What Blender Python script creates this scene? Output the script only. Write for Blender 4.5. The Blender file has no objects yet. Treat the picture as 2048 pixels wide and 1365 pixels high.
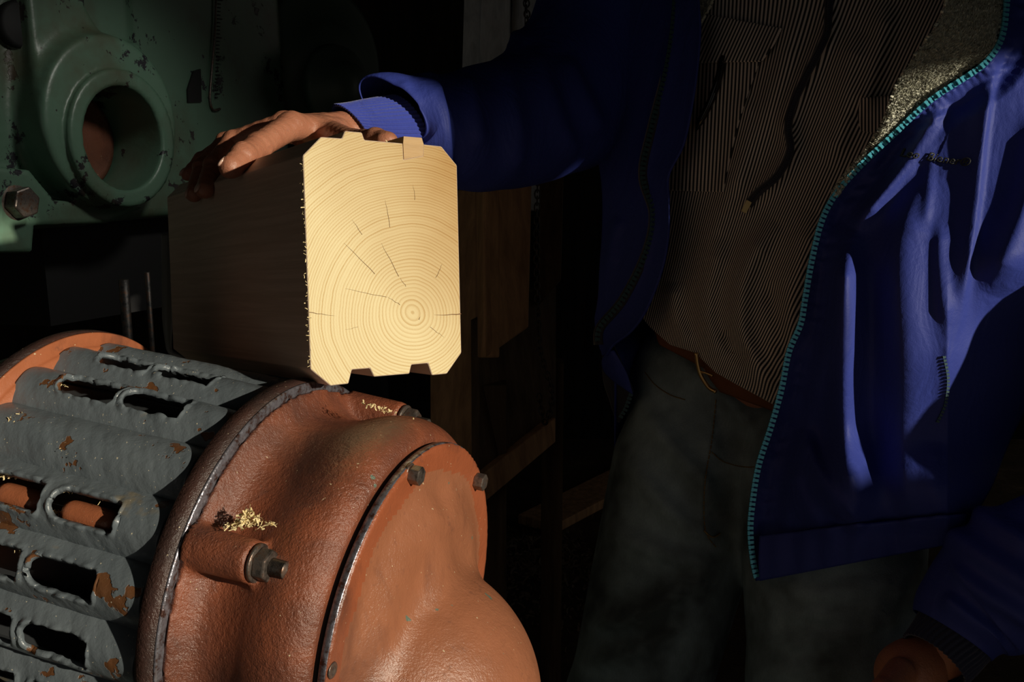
import bpy, math, random
import numpy as np
from mathutils import Vector
S = bpy.context.scene
C = S.collection
rng = np.random.default_rng(7)
random.seed(7)

# ------------------------------------------------------------------ camera
CAM = np.array([0., 0., 1.37]); PITCH = math.radians(13.0); FPX = 2400.0
RX = np.array([1., 0, 0]); FW = np.array([0, math.cos(PITCH), -math.sin(PITCH)]); UP = np.array([0, math.sin(PITCH), math.cos(PITCH)])
cd = bpy.data.cameras.new('camera'); cam = bpy.data.objects.new('camera', cd); C.objects.link(cam)
cam.location = CAM; cam.rotation_euler = (math.pi/2 - PITCH, 0, 0)
cd.sensor_width = 36.0; cd.lens = 36.0*FPX/2048; cd.clip_start = 0.02; cd.clip_end = 60
S.camera = cam

def Wd(v):                                   # direction, camera axes (right, down, forward) -> world
    v = np.asarray(v, float); return v[..., :1]*RX - v[..., 1:2]*UP + v[..., 2:3]*FW
def Wp(v): return CAM + Wd(v)
def P(px, py, d):                            # a pixel of the photograph at depth d (metres)
    px, py, d = np.broadcast_arrays(np.asarray(px, float), np.asarray(py, float), np.asarray(d, float))
    return Wp(np.stack([(px-1024)/FPX*d, (py-682.5)/FPX*d, d], -1))
def proj(w):
    v = np.asarray(w, float)-CAM; z = v@FW
    return 1024+FPX*(v@RX)/z, 682.5-FPX*(v@UP)/z, z

# ------------------------------------------------------------------ light
SUN = np.array([.723, -.119, -.677]); SUN = Wd(SUN/np.linalg.norm(SUN)); SUN /= np.linalg.norm(SUN)
sl = bpy.data.lights.new('sun', 'SUN'); so = bpy.data.objects.new('sun', sl); C.objects.link(so)
sl.energy = 3.9; sl.angle = math.radians(0.9); sl.color = (1.0, .90, .72)
so.rotation_euler = Vector(SUN).to_track_quat('Z', 'Y').to_euler()
wd = bpy.data.worlds.new('sky'); S.world = wd; wd.use_nodes = True
wd.node_tree.nodes['Background'].inputs[0].default_value = (.92, .88, .82, 1)
wd.node_tree.nodes['Background'].inputs[1].default_value = 0.155
S.view_settings.view_transform = 'Standard'; S.view_settings.look = 'None'
S.view_settings.exposure = 0.0; S.view_settings.gamma = 1.0
try: S.view_settings.use_curve_mapping = False
except Exception: pass

# ------------------------------------------------------------------ helpers
def tag(o, label=None, cat=None, group=None, kind=None):
    if label: o['label'] = label
    if cat: o['category'] = cat
    if group: o['group'] = group
    if kind: o['kind'] = kind
    return o
def org(o):
    l = np.zeros(3)
    while o is not None:
        l = l+np.array(o.location); o = o.parent
    return l
def thing(name, loc, label, cat, group=None):
    o = bpy.data.objects.new(name, None); C.objects.link(o); o.location = loc; o.empty_display_size = .05
    return tag(o, label, cat, group)
def mk(name, V, F, mat=None, parent=None, smooth=True, uv=None, kind=None, label=None, at=None):
    V = np.asarray(V, float)
    base = org(parent) if parent is not None else np.zeros(3)
    loc = np.zeros(3)
    if parent is None and at is not None: loc = np.asarray(at, float)
    V = V-base-loc
    me = bpy.data.meshes.new(name)
    if isinstance(F, np.ndarray): F = F.tolist()
    me.from_pydata(V.tolist(), [], F)
    if mat is not None: me.materials.append(mat)
    if smooth: me.polygons.foreach_set('use_smooth', [True]*len(me.polygons))
    if uv is not None:
        ul = me.uv_layers.new(name='UVMap'); li = np.zeros(len(me.loops), int); me.loops.foreach_get('vertex_index', li)
        ul.data.foreach_set('uv', np.asarray(uv, float)[li].ravel())
    me.update()
    o = bpy.data.objects.new(name, me); C.objects.link(o); o.location = loc
    if parent is not None: o.parent = parent
    if kind: o['kind'] = kind
    if label: o['label'] = label
    return o
def solid(o, t, off=-1):
    m = o.modifiers.new('solid', 'SOLIDIFY'); m.thickness = t; m.offset = off; return o
def bev(o, w=.002, seg=2):
    m = o.modifiers.new('bevel', 'BEVEL'); m.width = w; m.segments = seg; m.limit_method = 'ANGLE'; m.angle_limit = .6; m.harden_normals = False
    return o
def join(parts):
    V = []; F = []; n = 0
    for v, f in parts:
        v = np.asarray(v, float); V.append(v); F += [[i+n for i in q] for q in (f.tolist() if isinstance(f, np.ndarray) else f)]; n += len(v)
    return np.concatenate(V), F
def gridf(nu, nv, wrapu=False):              # verts indexed v*nu+u
    u = np.arange(nu if wrapu else nu-1); v = np.arange(nv-1); U, V = np.meshgrid(u, v); U2 = (U+1) % nu
    return np.stack([V*nu+U, V*nu+U2, (V+1)*nu+U2, (V+1)*nu+U], -1).reshape(-1, 4)
def frame(d):
    d = np.asarray(d, float); d = d/np.linalg.norm(d); a = np.array([0, 0, 1.]) if abs(d[2]) < .9 else np.array([1., 0, 0])
    u = np.cross(a, d); u /= np.linalg.norm(u); return d, u, np.cross(d, u)
def prism(poly2, O, e1, e2, d, h0, h1):      # 2-D polygon in e1,e2 pushed along d
    p = np.asarray(poly2, float); n = len(p); B = O+p[:, :1]*e1+p[:, 1:]*e2
    V = np.concatenate([B+d*h0, B+d*h1]); F = [list(range(n))[::-1], [n+i for i in range(n)]]+[[i, (i+1) % n, n+(i+1) % n, n+i] for i in range(n)]
    if np.cross(e1, e2)@d*np.sum(p[:, 0]*np.roll(p[:, 1], -1)-p[:, 1]*np.roll(p[:, 0], -1)) < 0: F = [f[::-1] for f in F]
    return V, F
def box(O, ex, ey, ez, a, b):                # from corner a to corner b in frame
    return prism([(a[0], a[1]), (b[0], a[1]), (b[0], b[1]), (a[0], b[1])], np.asarray(O, float), np.asarray(ex, float), np.asarray(ey, float), np.asarray(ez, float), min(a[2], b[2]), max(a[2], b[2]))
def lathe(O, d, prof, n=64, u=None, v=None, cap=True):
    if u is None: d, u, v = frame(d)
    t = np.linspace(0, 2*np.pi, n, endpoint=False); V = []
    for a, r in prof: V.append(O+a*d+r*(np.cos(t)[:, None]*u+np.sin(t)[:, None]*v))
    V = np.concatenate(V); F = gridf(n, len(prof), True).tolist()
    if cap and prof[0][1] > 1e-4: F.append(list(range(n))[::-1])
    if cap and prof[-1][1] > 1e-4: F.append([(len(prof)-1)*n+i for i in range(n)])
    return V, F
def spline(p, n):
    p = np.asarray(p, float); m = len(p); t = np.linspace(0, m-1, n); i = np.clip(t.astype(int), 0, m-2); f = (t-i)[:, None]
    g = lambda k: p[np.clip(k, 0, m-1)]
    p0, p1, p2, p3 = g(i-1), g(i), g(i+1), g(i+2)
    return .5*((2*p1)+(-p0+p2)*f+(2*p0-5*p1+4*p2-p3)*f**2+(-p0+3*p1-3*p2+p3)*f**3)
def arcspline(p, n):
    q = spline(p, 400); s = np.r_[0, np.cumsum(np.linalg.norm(np.diff(q[:, :2], axis=0), axis=1))]
    t = np.linspace(0, s[-1], n); return np.stack([np.interp(t, s, q[:, k]) for k in range(q.shape[1])], 1)
def tube(pts, r, n=12, cap=True):
    pts = np.asarray(pts, float); r = np.broadcast_to(r, (len(pts),)); T = np.gradient(pts, axis=0); T /= np.linalg.norm(T, axis=1)[:, None]+1e-12
    _, u, _ = frame(T[0]); V = []
    t = np.linspace(0, 2*np.pi, n, endpoint=False)
    for p, tt, rr in zip(pts, T, r):
        u = u-tt*(u@tt); u /= np.linalg.norm(u); v = np.cross(tt, u)
        V.append(p+rr*(np.cos(t)[:, None]*u+np.sin(t)[:, None]*v))
    F = gridf(n, len(pts), True).tolist()
    if cap: F += [list(range(n))[::-1], [(len(pts)-1)*n+i for i in range(n)]]
    return np.concatenate(V), F
def ball(c, r, ax=None, n=14, m=9):
    A = np.eye(3) if ax is None else ax; r = np.broadcast_to(r, 3); th = np.linspace(0, np.pi, m); ph = np.linspace(0, 2*np.pi, n, endpoint=False)
    V = np.array([[math.sin(a)*math.cos(b)*r[0], math.sin(a)*math.sin(b)*r[1], math.cos(a)*r[2]] for a in th for b in ph])
    return c+V@A, [q[::-1] for q in gridf(n, m, True).tolist()]

def snet(f, lo, hi, h, proj_it=2):
    lo = np.asarray(lo, float); hi = np.asarray(hi, float); n = np.ceil((hi-lo)/h).astype(int)+1
    ax = [lo[i]+h*np.arange(n[i]) for i in range(3)]
    G = np.empty(n, np.float32)
    for i in range(n[0]):
        Y, Z = np.meshgrid(ax[1], ax[2], indexing='ij'); G[i] = f(np.stack([np.full_like(Y, ax[0][i]), Y, Z], -1).reshape(-1, 3)).reshape(Y.shape)
    G[0] = G[-1] = 1; G[:, 0] = G[:, -1] = 1; G[:, :, 0] = G[:, :, -1] = 1
    s = G < 0; sh = tuple(n-1)
    cnt = np.zeros(sh, int); off = [(a, b, c) for a in (0, 1) for b in (0, 1) for c in (0, 1)]
    for a, b, c in off: cnt += s[a:a+sh[0], b:b+sh[1], c:c+sh[2]]
    act = np.argwhere((cnt > 0) & (cnt < 8)); idx = -np.ones(sh, int); idx[tuple(act.T)] = np.arange(len(act))
    acc = np.zeros((len(act), 3)); num = np.zeros(len(act))
    for A in off:
        for k in range(3):
            if A[k] == 1: continue
            B = list(A); B[k] = 1; i0 = act+A; i1 = act+B; g0 = G[tuple(i0.T)]; g1 = G[tuple(i1.T)]; m = (g0 < 0) != (g1 < 0)
            t = np.where(m, g0/np.where(m, g0-g1, 1), 0); p = i0.astype(float); p[:, k] += t; acc[m] += p[m]; num[m] += 1
    V = lo+h*acc/num[:, None]
    F = []
    for k in range(3):
        j, l = (k+1) % 3, (k+2) % 3; sl0 = [slice(None)]*3; sl1 = [slice(None)]*3; sl0[k] = slice(0, -1); sl1[k] = slice(1, None)
        a = s[tuple(sl0)]; b = s[tuple(sl1)]; e = np.argwhere(a != b); e = e[(e[:, j] > 0) & (e[:, l] > 0) & (e[:, j] < n[j]-1) & (e[:, l] < n[l]-1)]
        fl = a[tuple(e.T)]; q = []
        for dj, dl in ((-1, -1), (0, -1), (0, 0), (-1, 0)):
            c = e.copy(); c[:, j] += dj; c[:, l] += dl; q.append(idx[tuple(c.T)])
        q = np.stack(q, 1); q[~fl] = q[~fl][:, ::-1]; F.append(q)
    F = np.concatenate(F)
    for _ in range(proj_it):
        v = f(V); g = np.stack([f(V+np.eye(3)[k]*1e-4)-v for k in range(3)], 1)/1e-4; g2 = (g**2).sum(1)+1e-3
        V = V-np.clip(v/g2, -h, h)[:, None]*g*(g2 > .05)[:, None]
    return V, F
def smin(a, b, k):
    h = np.clip(.5+.5*(b-a)/k, 0, 1); return b*(1-h)+a*h-k*h*(1-h)
def smax(a, b, k): return -smin(-a, -b, k)
def caps(p, a, b, ra, rb):
    ba = b-a; h = np.clip(((p-a)@ba)/(ba@ba), 0, 1); return np.linalg.norm(p-a-h[:, None]*ba, axis=1)-(ra+(rb-ra)*h)
def ell(p, c, r, A=None):
    q = p-c
    if A is not None: q = q@A.T
    k = np.linalg.norm(q/r, axis=1); return (k-1)*min(r)
def sstep(a, b, x): t = np.clip((x-a)/(b-a), 0, 1); return t*t*(3-2*t)
def vnoise(p, sc, seed=0):                   # smooth cheap 3-D noise, -1..1
    r = np.random.default_rng(seed); out = 0
    for _ in range(6):
        k = r.normal(size=3); k /= np.linalg.norm(k); out = out+np.sin(p@k*sc*r.uniform(.6, 1.6)*6.28+r.uniform(0, 6.28))
    return out/6*1.6

# ------------------------------------------------------------------ materials
def mat(name, col, rough=.6, metal=0, bump=None, spec=.5, coords='Object', sheen=0):
    m = bpy.data.materials.new(name); m.use_nodes = True; nt = m.node_tree; b = nt.nodes['Principled BSDF']
    b.inputs['Base Color'].default_value = (*col, 1); b.inputs['Roughness'].default_value = rough; b.inputs['Metallic'].default_value = metal
    b.inputs['Specular IOR Level'].default_value = spec
    if sheen: b.inputs['Sheen Weight'].default_value = sheen
    m['h'] = 1; return m
class N:
    def __init__(s, m): s.nt = m.node_tree; s.b = s.nt.nodes['Principled BSDF']; s.tc = s.nt.nodes.new('ShaderNodeTexCoord')
    def L(s, a, b): s.nt.links.new(a, b)
    def mapv(s, src='Object', sc=(1, 1, 1), rot=(0, 0, 0), loc=(0, 0, 0)):
        n = s.nt.nodes.new('ShaderNodeMapping'); n.inputs['Scale'].default_value = sc; n.inputs['Rotation'].default_value = rot; n.inputs['Location'].default_value = loc; s.L(s.tc.outputs[src], n.inputs[0]); return n.outputs[0]
    def noise(s, v, scale, detail=4, rough=.55, dist=0):
        n = s.nt.nodes.new('ShaderNodeTexNoise'); n.inputs['Scale'].default_value = scale; n.inputs['Detail'].default_value = detail; n.inputs['Roughness'].default_value = rough; n.inputs['Distortion'].default_value = dist; s.L(v, n.inputs['Vector']); return n.outputs[0]
    def vor(s, v, scale, feat='F1'):
        n = s.nt.nodes.new('ShaderNodeTexVoronoi'); n.feature = feat; n.inputs['Scale'].default_value = scale; s.L(v, n.inputs['Vector']); return n.outputs[0]
    def ramp(s, f, stops):
        n = s.nt.nodes.new('ShaderNodeValToRGB'); e = n.color_ramp.elements
        while len(e) < len(stops): e.new(.5)
        for k, (p, c) in enumerate(stops):
            e[k].position = p; e[k].color = (*c, 1) if not np.isscalar(c) else (c, c, c, 1)
        s.L(f, n.inputs[0]); return n.outputs[0]
    def math(s, op, a, b=None, c=None):
        n = s.nt.nodes.new('ShaderNodeMath'); n.operation = op
        for i, x in enumerate((a, b, c)):
            if x is None: continue
            if np.isscalar(x): n.inputs[i].default_value = x
            else: s.L(x, n.inputs[i])
        return n.outputs[0]
    def mix(s, f, a, b, t='MIX'):
        n = s.nt.nodes.new('ShaderNodeMix'); n.data_type = 'RGBA'; n.blend_type = t
        for i, x in ((0, f), (6, a), (7, b)):
            if np.isscalar(x): n.inputs[i].default_value = x
            elif isinstance(x, tuple): n.inputs[i].default_value = (*x, 1)
            else: s.L(x, n.inputs[i])
        return n.outputs[2]
    def col(s, x): s.L(x, s.b.inputs['Base Color'])
    def rough(s, x): s.L(x, s.b.inputs['Roughness'])
    def metal(s, x): s.L(x, s.b.inputs['Metallic'])
    def bump(s, h, st=.3, dist=.001):
        n = s.nt.nodes.new('ShaderNodeBump'); n.inputs['Strength'].default_value = st; n.inputs['Distance'].default_value = dist; s.L(h, n.inputs['Height'])
        if s.b.inputs['Normal'].is_linked: s.L(s.b.inputs['Normal'].links[0].from_socket, n.inputs['Normal'])
        s.L(n.outputs[0], s.b.inputs['Normal'])

def rusty_red(name, base=(.36, .115, .055), stain=.5, pit=.5, scl=9):
    m = mat(name, base, .42, 0, spec=.6); n = N(m); o = n.mapv()
    big = n.noise(o, scl, 6, .62, .5); stn = n.ramp(big, [(.34+.22*(1-stain), 0.), (.58+.22*(1-stain), 1.)])
    c = n.mix(n.noise(o, 40, 3), tuple(x*.85 for x in base), tuple(min(1, x*1.2) for x in base))
    c = n.mix(stn, c, (.075, .032, .024))
    blot = n.ramp(n.noise(o, 70, 6, .7), [(.60, 0.), (.68, 1.)]); c = n.mix(n.math('MULTIPLY', blot, .35), c, (.10, .05, .04))
    chip = n.ramp(n.noise(n.mapv(loc=(3, 1, 2)), 55, 2, .5), [(.735, 0.), (.745, 1.)]); c = n.mix(chip, c, (.12, .16, .12))
    dust = n.ramp(n.noise(n.mapv(loc=(5, 5, 5)), 330, 2), [(.73, 0.), (.76, 1.)]); c = n.mix(dust, c, (.6, .5, .32))
    n.col(c); n.rough(n.ramp(n.noise(o, 25, 4), [(.3, .22), (.7, .42)]))
    n.bump(n.noise(o, 620, 3, .65), .55*pit+.1, .0012); n.bump(n.noise(o, 200, 4, .7), .6*pit, .0022); n.bump(n.noise(o, 30, 3), .3, .003)
    return m
M = {}
M['red'] = rusty_red('rust_red_paint', (.25, .075, .036), .78, 1.0, 7)
M['red_clean'] = rusty_red('orange_red_paint', (.36, .115, .05), .0, .2)
M['red_dish'] = rusty_red('dusty_red_paint', (.30, .115, .058), .25, .5)
M['red_ring'] = rusty_red('red_ring_paint', (.30, .085, .036), .15, .4)
M['rim'] = rusty_red('dark_worn_rim', (.040, .024, .021), .5, .9)
def edge_metal():
    m = mat('worn_edge', (.16, .15, .17), .3, .7); n = N(m); o = n.mapv(); n.col(n.ramp(n.noise(o, 160, 4, .7), [(.38, (.10, .05, .04)), (.5, (.22, .21, .24)), (.7, (.34, .34, .40))])); n.bump(n.noise(o, 300, 3), .5, .001); return m
M['edge'] = edge_metal()
def grey_paint():
    m = mat('grey_blue_paint', (.10, .12, .135), .33, 0, spec=.6); n = N(m); o = n.mapv()
    c = n.mix(n.noise(o, 22, 4), (.085, .105, .122), (.155, .18, .195))
    ch = n.ramp(n.noise(n.mapv(loc=(1.3, 0, .4)), 34, 4, .55), [(.625, 0.), (.635, 1.)]); c = n.mix(ch, c, (.13, .055, .022))
    ye = n.ramp(n.noise(n.mapv(loc=(4.3, 2, .4)), 26, 3, .6), [(.66, 0.), (.72, 1.)]); c = n.mix(n.math('MULTIPLY', ye, .5), c, (.22, .16, .07))
    dst = n.ramp(n.noise(n.mapv(loc=(7, 2, 2)), 420, 2), [(.71, 0.), (.74, 1.)]); c = n.mix(dst, c, (.62, .55, .40))
    n.col(c); n.rough(n.ramp(n.noise(o, 60, 3), [(.3, .25), (.7, .5)]))
    n.bump(n.noise(o, 60, 4, .6), .45, .0025); n.bump(ch, .6, -.0008); n.bump(n.noise(o, 300, 3), .2, .0008); return m
M['grey'] = grey_paint()
M['core'] = mat('dull_grey_core', (.045, .05, .055), .7)
def steel(name, c=(.20, .17, .15), r=.38):
    m = mat(name, c, r, .75); n = N(m); o = n.mapv(); n.col(n.ramp(n.noise(o, 120, 5, .7), [(.35, tuple(x*.35 for x in c)), (.5, c), (.68, (.16, .07, .035))])); n.bump(n.noise(o, 500, 3), .3, .0006); return m
M['steel'] = steel('rusty_steel'); M['chainsteel'] = steel('chain_steel', (.08, .075, .07), .5)
def wood_end():
    m = mat('spruce_end_grain', (.75, .5, .22),   .7, spec=.2); n = N(m); uv = n.mapv('UV', (1, 1, 1))
    dn = n.nt.nodes.new('ShaderNodeTexNoise'); dn.inputs['Scale'].default_value = 14; dn.inputs['Detail'].default_value = 3; n.L(uv, dn.inputs['Vector'])
    sub = n.nt.nodes.new('ShaderNodeVectorMath'); sub.operation = 'SCALE'; n.L(dn.outputs['Color'], sub.inputs[0]); sub.inputs[3].default_value = .010
    ad = n.nt.nodes.new('ShaderNodeVectorMath'); ad.operation = 'ADD'; n.L(uv, ad.inputs[0]); n.L(sub.outputs[0], ad.inputs[1])
    ln = n.nt.nodes.new('ShaderNodeVectorMath'); ln.operation = 'LENGTH'; n.L(ad.outputs[0], ln.inputs[0]); r = ln.outputs['Value']
    # ring phase: wide rings by the pith, narrower outward, each of its own strength
    ph = n.math('MULTIPLY', n.math('POWER', r, 1.22), 640.0); fr = n.math('FRACT', ph)
    cv = n.nt.nodes.new('ShaderNodeTexNoise'); cv.noise_dimensions = '1D'; cv.inputs['Scale'].default_value = .55; cv.inputs['Detail'].default_value = 3; n.L(ph, cv.inputs['W'])
    line = n.ramp(fr, [(0., 0.), (.45, .12), (.80, 1.), (.93, .9), (1., 0.)])
    k = n.math('MULTIPLY', line, n.ramp(cv.outputs[0], [(.3, .25), (.7, 1.)]))
    c = n.mix(k, (.80, .70, .42), (.52, .345, .125))
    fine = n.noise(n.mapv('UV', (1, 1, 1)), 1500, 2); c = n.mix(n.math('MULTIPLY', fine, .35), c, (.93, .78, .50))
    sw = n.nt.nodes.new('ShaderNodeTexWave'); sw.inputs['Scale'].default_value = 260; sw.inputs['Distortion'].default_value = 1.0; n.L(n.mapv('UV', (1, 1, 1), (0, 0, math.radians(-22))), sw.inputs['Vector'])
    c = n.mix(n.math('MULTIPLY', sw.outputs['Fac'], .16), c, (.70, .47, .20))
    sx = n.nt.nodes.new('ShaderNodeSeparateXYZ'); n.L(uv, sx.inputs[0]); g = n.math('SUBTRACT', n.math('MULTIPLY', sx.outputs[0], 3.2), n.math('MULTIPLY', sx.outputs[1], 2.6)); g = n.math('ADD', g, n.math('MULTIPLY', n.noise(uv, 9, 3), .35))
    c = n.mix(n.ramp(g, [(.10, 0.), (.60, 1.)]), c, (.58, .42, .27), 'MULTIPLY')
    n.col(c); n.bump(sw.outputs['Fac'], .25, .0005); n.bump(fine, .3, .0004); n.bump(k, .2, -.0004); return m
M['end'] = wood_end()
def wood_side(name, a=(.75, .58, .44), b=(.62, .46, .33), sc=1.0, rough=.5):
    m = mat(name, a, rough, spec=.4); n = N(m); v = n.mapv('UV', (1.5*sc, 60*sc, 1)); w = n.noise(v, 3, 5, .6, .6)
    c = n.mix(n.ramp(w, [(.38, 0.), (.62, 1.)]), a, b); c = n.mix(n.math('MULTIPLY', n.noise(n.mapv('UV', (8*sc, 500*sc, 1)), 4, 2), .3), c, tuple(x*.6 for x in b))
    n.col(c); n.bump(w, .15, .0008); n.bump(n.noise(n.mapv('UV', (20, 900, 1)), 3, 2), .25, .0004); return m
M['side'] = wood_side('planed_spruce'); M['side_smooth'] = wood_side('planed_spruce_chamfer', rough=.3)
M['insert'] = wood_side('amber_spruce_strip', (.50, .30, .10), (.43, .25, .08), 1)
M['crack'] = mat('crack', (.16, .075, .03), .9)
M['shaving'] = mat('pale_shavings', (.80, .66, .36), .7, spec=.2)
def rough_wood(name, a, b):
    m = mat(name, a, .8, spec=.2); n = N(m); v = n.mapv('Object', (9, 9, .8)); w = n.noise(v, 5, 6, .65, .4); n.col(n.mix(n.ramp(w, [(.35, 0.), (.65, 1.)]), a, b)); n.bump(w, .5, .003); return m
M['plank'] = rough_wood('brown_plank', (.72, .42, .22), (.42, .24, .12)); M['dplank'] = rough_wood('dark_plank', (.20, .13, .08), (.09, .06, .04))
M['gplank'] = rough_wood('weathered_grey_board', (.80, .82, .84), (.5, .52, .54)); M['pale'] = rough_wood('pale_bounce_board', (.80, .60, .36), (.66, .47, .26)); M['wall'] = rough_wood('dark_wall_boards', (.04, .034, .028), (.02, .018, .016))  # wall boards: plain very dark brown grain
def green():
    m = mat('chipped_green_enamel', (.10, .19, .13), .38, spec=.55); n = N(m); o = n.mapv()
    c = n.mix(n.noise(o, 6, 4), (.085, .165, .115), (.125, .225, .155))
    ch = n.ramp(n.noise(o, 16, 6, .72), [(.585, 0.), (.60, 1.)]); c = n.mix(ch, c, (.018, .018, .024))
    gr = n.ramp(n.noise(n.mapv(loc=(2, 4, 0)), 5, 5, .65), [(.50, 0.), (.72, .75)]); c = n.mix(gr, c, (.075, .055, .030))
    sp = n.ramp(n.vor(n.mapv(), 30), [(.035, 1.), (.06, 0.)]); c = n.mix(sp, c, (.03, .025, .02))
    n.col(c); n.bump(ch, .6, -.001); n.bump(n.noise(o, 80, 4), .3, .002); return m
M['green'] = green()
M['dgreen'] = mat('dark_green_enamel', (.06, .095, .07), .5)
M['dark'] = mat('dark_iron', (.010, .010, .011), .7, .0)
M['brown_disc'] = rusty_red('rusty_disc', (.20, .075, .045), .4, .5)
def skin():
    m = mat('weathered_skin', (.44, .18, .10), .42, spec=.5); n = N(m); o = n.mapv()
    b = n.b; b.inputs['Subsurface Weight'].default_value = .22; b.inputs['Subsurface Radius'].default_value = (.6, .2, .1); b.inputs['Subsurface Scale'].default_value = .008
    c = n.mix(n.noise(o, 45, 4), (.33, .125, .07), (.46, .20, .12)); vr = n.ramp(n.noise(n.mapv('Object', (1, 1, 1)), 120, 4, .65, .8), [(.60, 0.), (.70, .45)]); c = n.mix(vr, c, (.26, .11, .07))
    n.col(c); w = n.vor(n.mapv('Object', (1, 1, 1)), 520); n.bump(w, .25, .0006); n.bump(n.noise(n.mapv('Object', (1, 1, 1)), 150, 5, .65, 1.2), .55, .0014); return m
M['skin'] = skin(); M['nail'] = mat('fingernail', (.60, .38, .29), .22, spec=.6); M['hair'] = mat('grey_brown_hair', (.10, .075, .05), .7)
def cloth(name, a, b=None, rough=.7, fuzz=.25, weave=900, sheen=.2, mottle=10):
    m = mat(name, a, rough, spec=.25, sheen=sheen); n = N(m); o = n.mapv(); b = b or tuple(x*.8 for x in a)
    n.col(n.mix(n.noise(o, mottle, 4), a, b)); n.bump(n.noise(o, weave, 2), fuzz, .0006); n.bump(n.noise(o, 70, 4, .65, .5), .28, .0028); n.bump(n.noise(n.mapv('Object', (1, 1, .35)), 28, 3, .6, 1.0), .30, .008); return m
M['blue'] = cloth('royal_blue_nylon', (.034, .052, .285), (.028, .043, .235), .58, .3, 900, 0)
M['blue_knit'] = cloth('blue_ribbed_knit', (.040, .062, .36), (.032, .05, .30), .85, .6, 500, .3)
M['navy_knit'] = cloth('navy_ribbed_knit', (.03, .035, .075), (.02, .025, .05), .9, .6, 500, .2)
M['lining'] = cloth('dark_blue_lining', (.03, .035, .085), (.02, .022, .05), .8)
M['fleece'] = cloth('grey_fleece', (.78, .77, .62), (.5, .5, .4), .95, .8, 300, .4)
M['thread'] = mat('black_embroidery', (.02, .022, .02), .5)
M['zip'] = mat('turquoise_zip', (.10, .48, .62), .2, .3); M['zip_dark'] = mat('dark_teal_zip', (.02, .06, .065), .4, .2)
M['tape'] = cloth('zip_tape', (.035, .035, .05), (.025, .025, .04), .8)
M['belt'] = cloth('brown_leather', (.20, .075, .03), (.11, .045, .02), .45, .3, 300, 0, 40)
M['brass'] = mat('brass_buckle', (.62, .42, .18), .28, .9)
def denim():
    m = mat('black_denim', (.05, .06, .065), .85, spec=.2); n = N(m); o = n.mapv()
    c = n.mix(n.ramp(n.noise(o, 6, 4, .6), [(.42, 0.), (.66, 1.)]), (.070, .090, .100), (.34, .46, .53)); c = n.mix(n.math('MULTIPLY', n.noise(n.mapv('Object', (400, 400, 60)), 2, 2), .4), c, (.02, .022, .024))
    n.col(c); n.bump(n.noise(o, 700, 2), .5, .0007); n.bump(n.noise(o, 40, 4), .3, .003); return m
M['denim'] = denim(); M['stitch'] = mat('tan_stitching', (.20, .13, .05), .8)
def striped():
    m = mat('striped_cotton', (.3, .28, .26), .85, spec=.2, sheen=.2); n = N(m); sx = n.nt.nodes.new('ShaderNodeSeparateXYZ'); n.L(n.tc.outputs['UV'], sx.inputs[0])
    fr = n.math('FRACT', sx.outputs[0]); st = n.ramp(fr, [(0., 0.), (.40, 0.), (.52, 1.), (.88, 1.), (1., 0.)])
    dots = n.math('FRACT', n.math('MULTIPLY', sx.outputs[1], 1.0)); dm = n.ramp(dots, [(0., .75), (.5, 1.), (1., .75)])
    n.col(n.mix(n.math('MULTIPLY', st, dm), (.018, .017, .020), (.80, .70, .62))); n.bump(st, .25, .0005); n.bump(n.noise(n.mapv(), 900, 2), .3, .0005); return m
M['stripe'] = striped()
def floorm():
    m = mat('dusty_floor', (.05, .035, .022), .9); n = N(m); o = n.mapv(); n.col(n.ramp(n.noise(o, 7, 6, .7), [(.3, (.03, .02, .014)), (.55, (.08, .05, .03)), (.8, (.22, .15, .09))])); n.bump(n.noise(o, 60, 5, .7), .7, .01); return m
M['floor'] = floorm()

# ------------------------------------------------------------------ structure
X, Y, Z = np.eye(3)
def struct(name, V, F, m, **k):
    o = mk(name, V, F, m, smooth=False, **k); o['kind'] = 'structure'; return o
struct('floor', *box((0, 0, 0), X, Y, Z, (-3.6, -2.6, -.1), (3.8, 4.4, 0)), M['floor'])
wb = struct('wall_back', *box((0, 0, 0), X, Y, Z, (-3.6, 4.3, 0), (3.8, 4.4, 3.0)), M['wall'])
wl = struct('wall_left', *box((0, 0, 0), X, Y, Z, (-3.6, -2.6, 0), (-3.5, 4.3, 3.0)), M['wall'])
struct('ceiling', *box((0, 0, 3.0), X, Y, Z, (-3.6, -2.6, 0), (3.8, 4.4, .1)), M['wall'])
# added unseen wall and post, gaps cut to shape where sunlight falls
sh = np.array([SUN[0], SUN[1], 0]); sh /= np.linalg.norm(sh); TE = SUN[2]/np.hypot(SUN[0], SUN[1])
qh = np.array([-sh[1], sh[0], 0.])           # q axis of the wall
if qh[0] < 0: qh = -qh
TW = .95
def wallxy(w):                               # where the sun ray through world point w meets the wall: (q, z)
    w = np.asarray(w, float); s = w@sh; return w@qh, w[2]+(TW-s)*TE
def wallbox(q0, q1, z0, z1): return box(sh*TW, qh, Z, sh, (q0, z0, 0), (q1, z1, .06))
GAP1_R, MASK_R, GAP2_R, GAP2_B, GAP2_T = .865, 1.045, 1.190, 1.375, 1.772
parts = [wallbox(-3.2, -.55, 0, 3.0), wallbox(-.55, 4.6, 1.91, 3.0), wallbox(MASK_R, 4.6, 0, GAP2_B), wallbox(GAP2_R, 4.6, GAP2_B, 1.91), wallbox(MASK_R, GAP2_R, GAP2_T, 1.91), wallbox(MASK_R, 1.10, 1.69, GAP2_T)]
struct('sun_mask_wall', *join(parts), M['wall'])
bev(struct('sun_mask_post', *box(sh*TW, qh, Z, sh, (GAP1_R, 0, -.03), (MASK_R, 1.91, .09)), M['wall']), .004)

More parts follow.
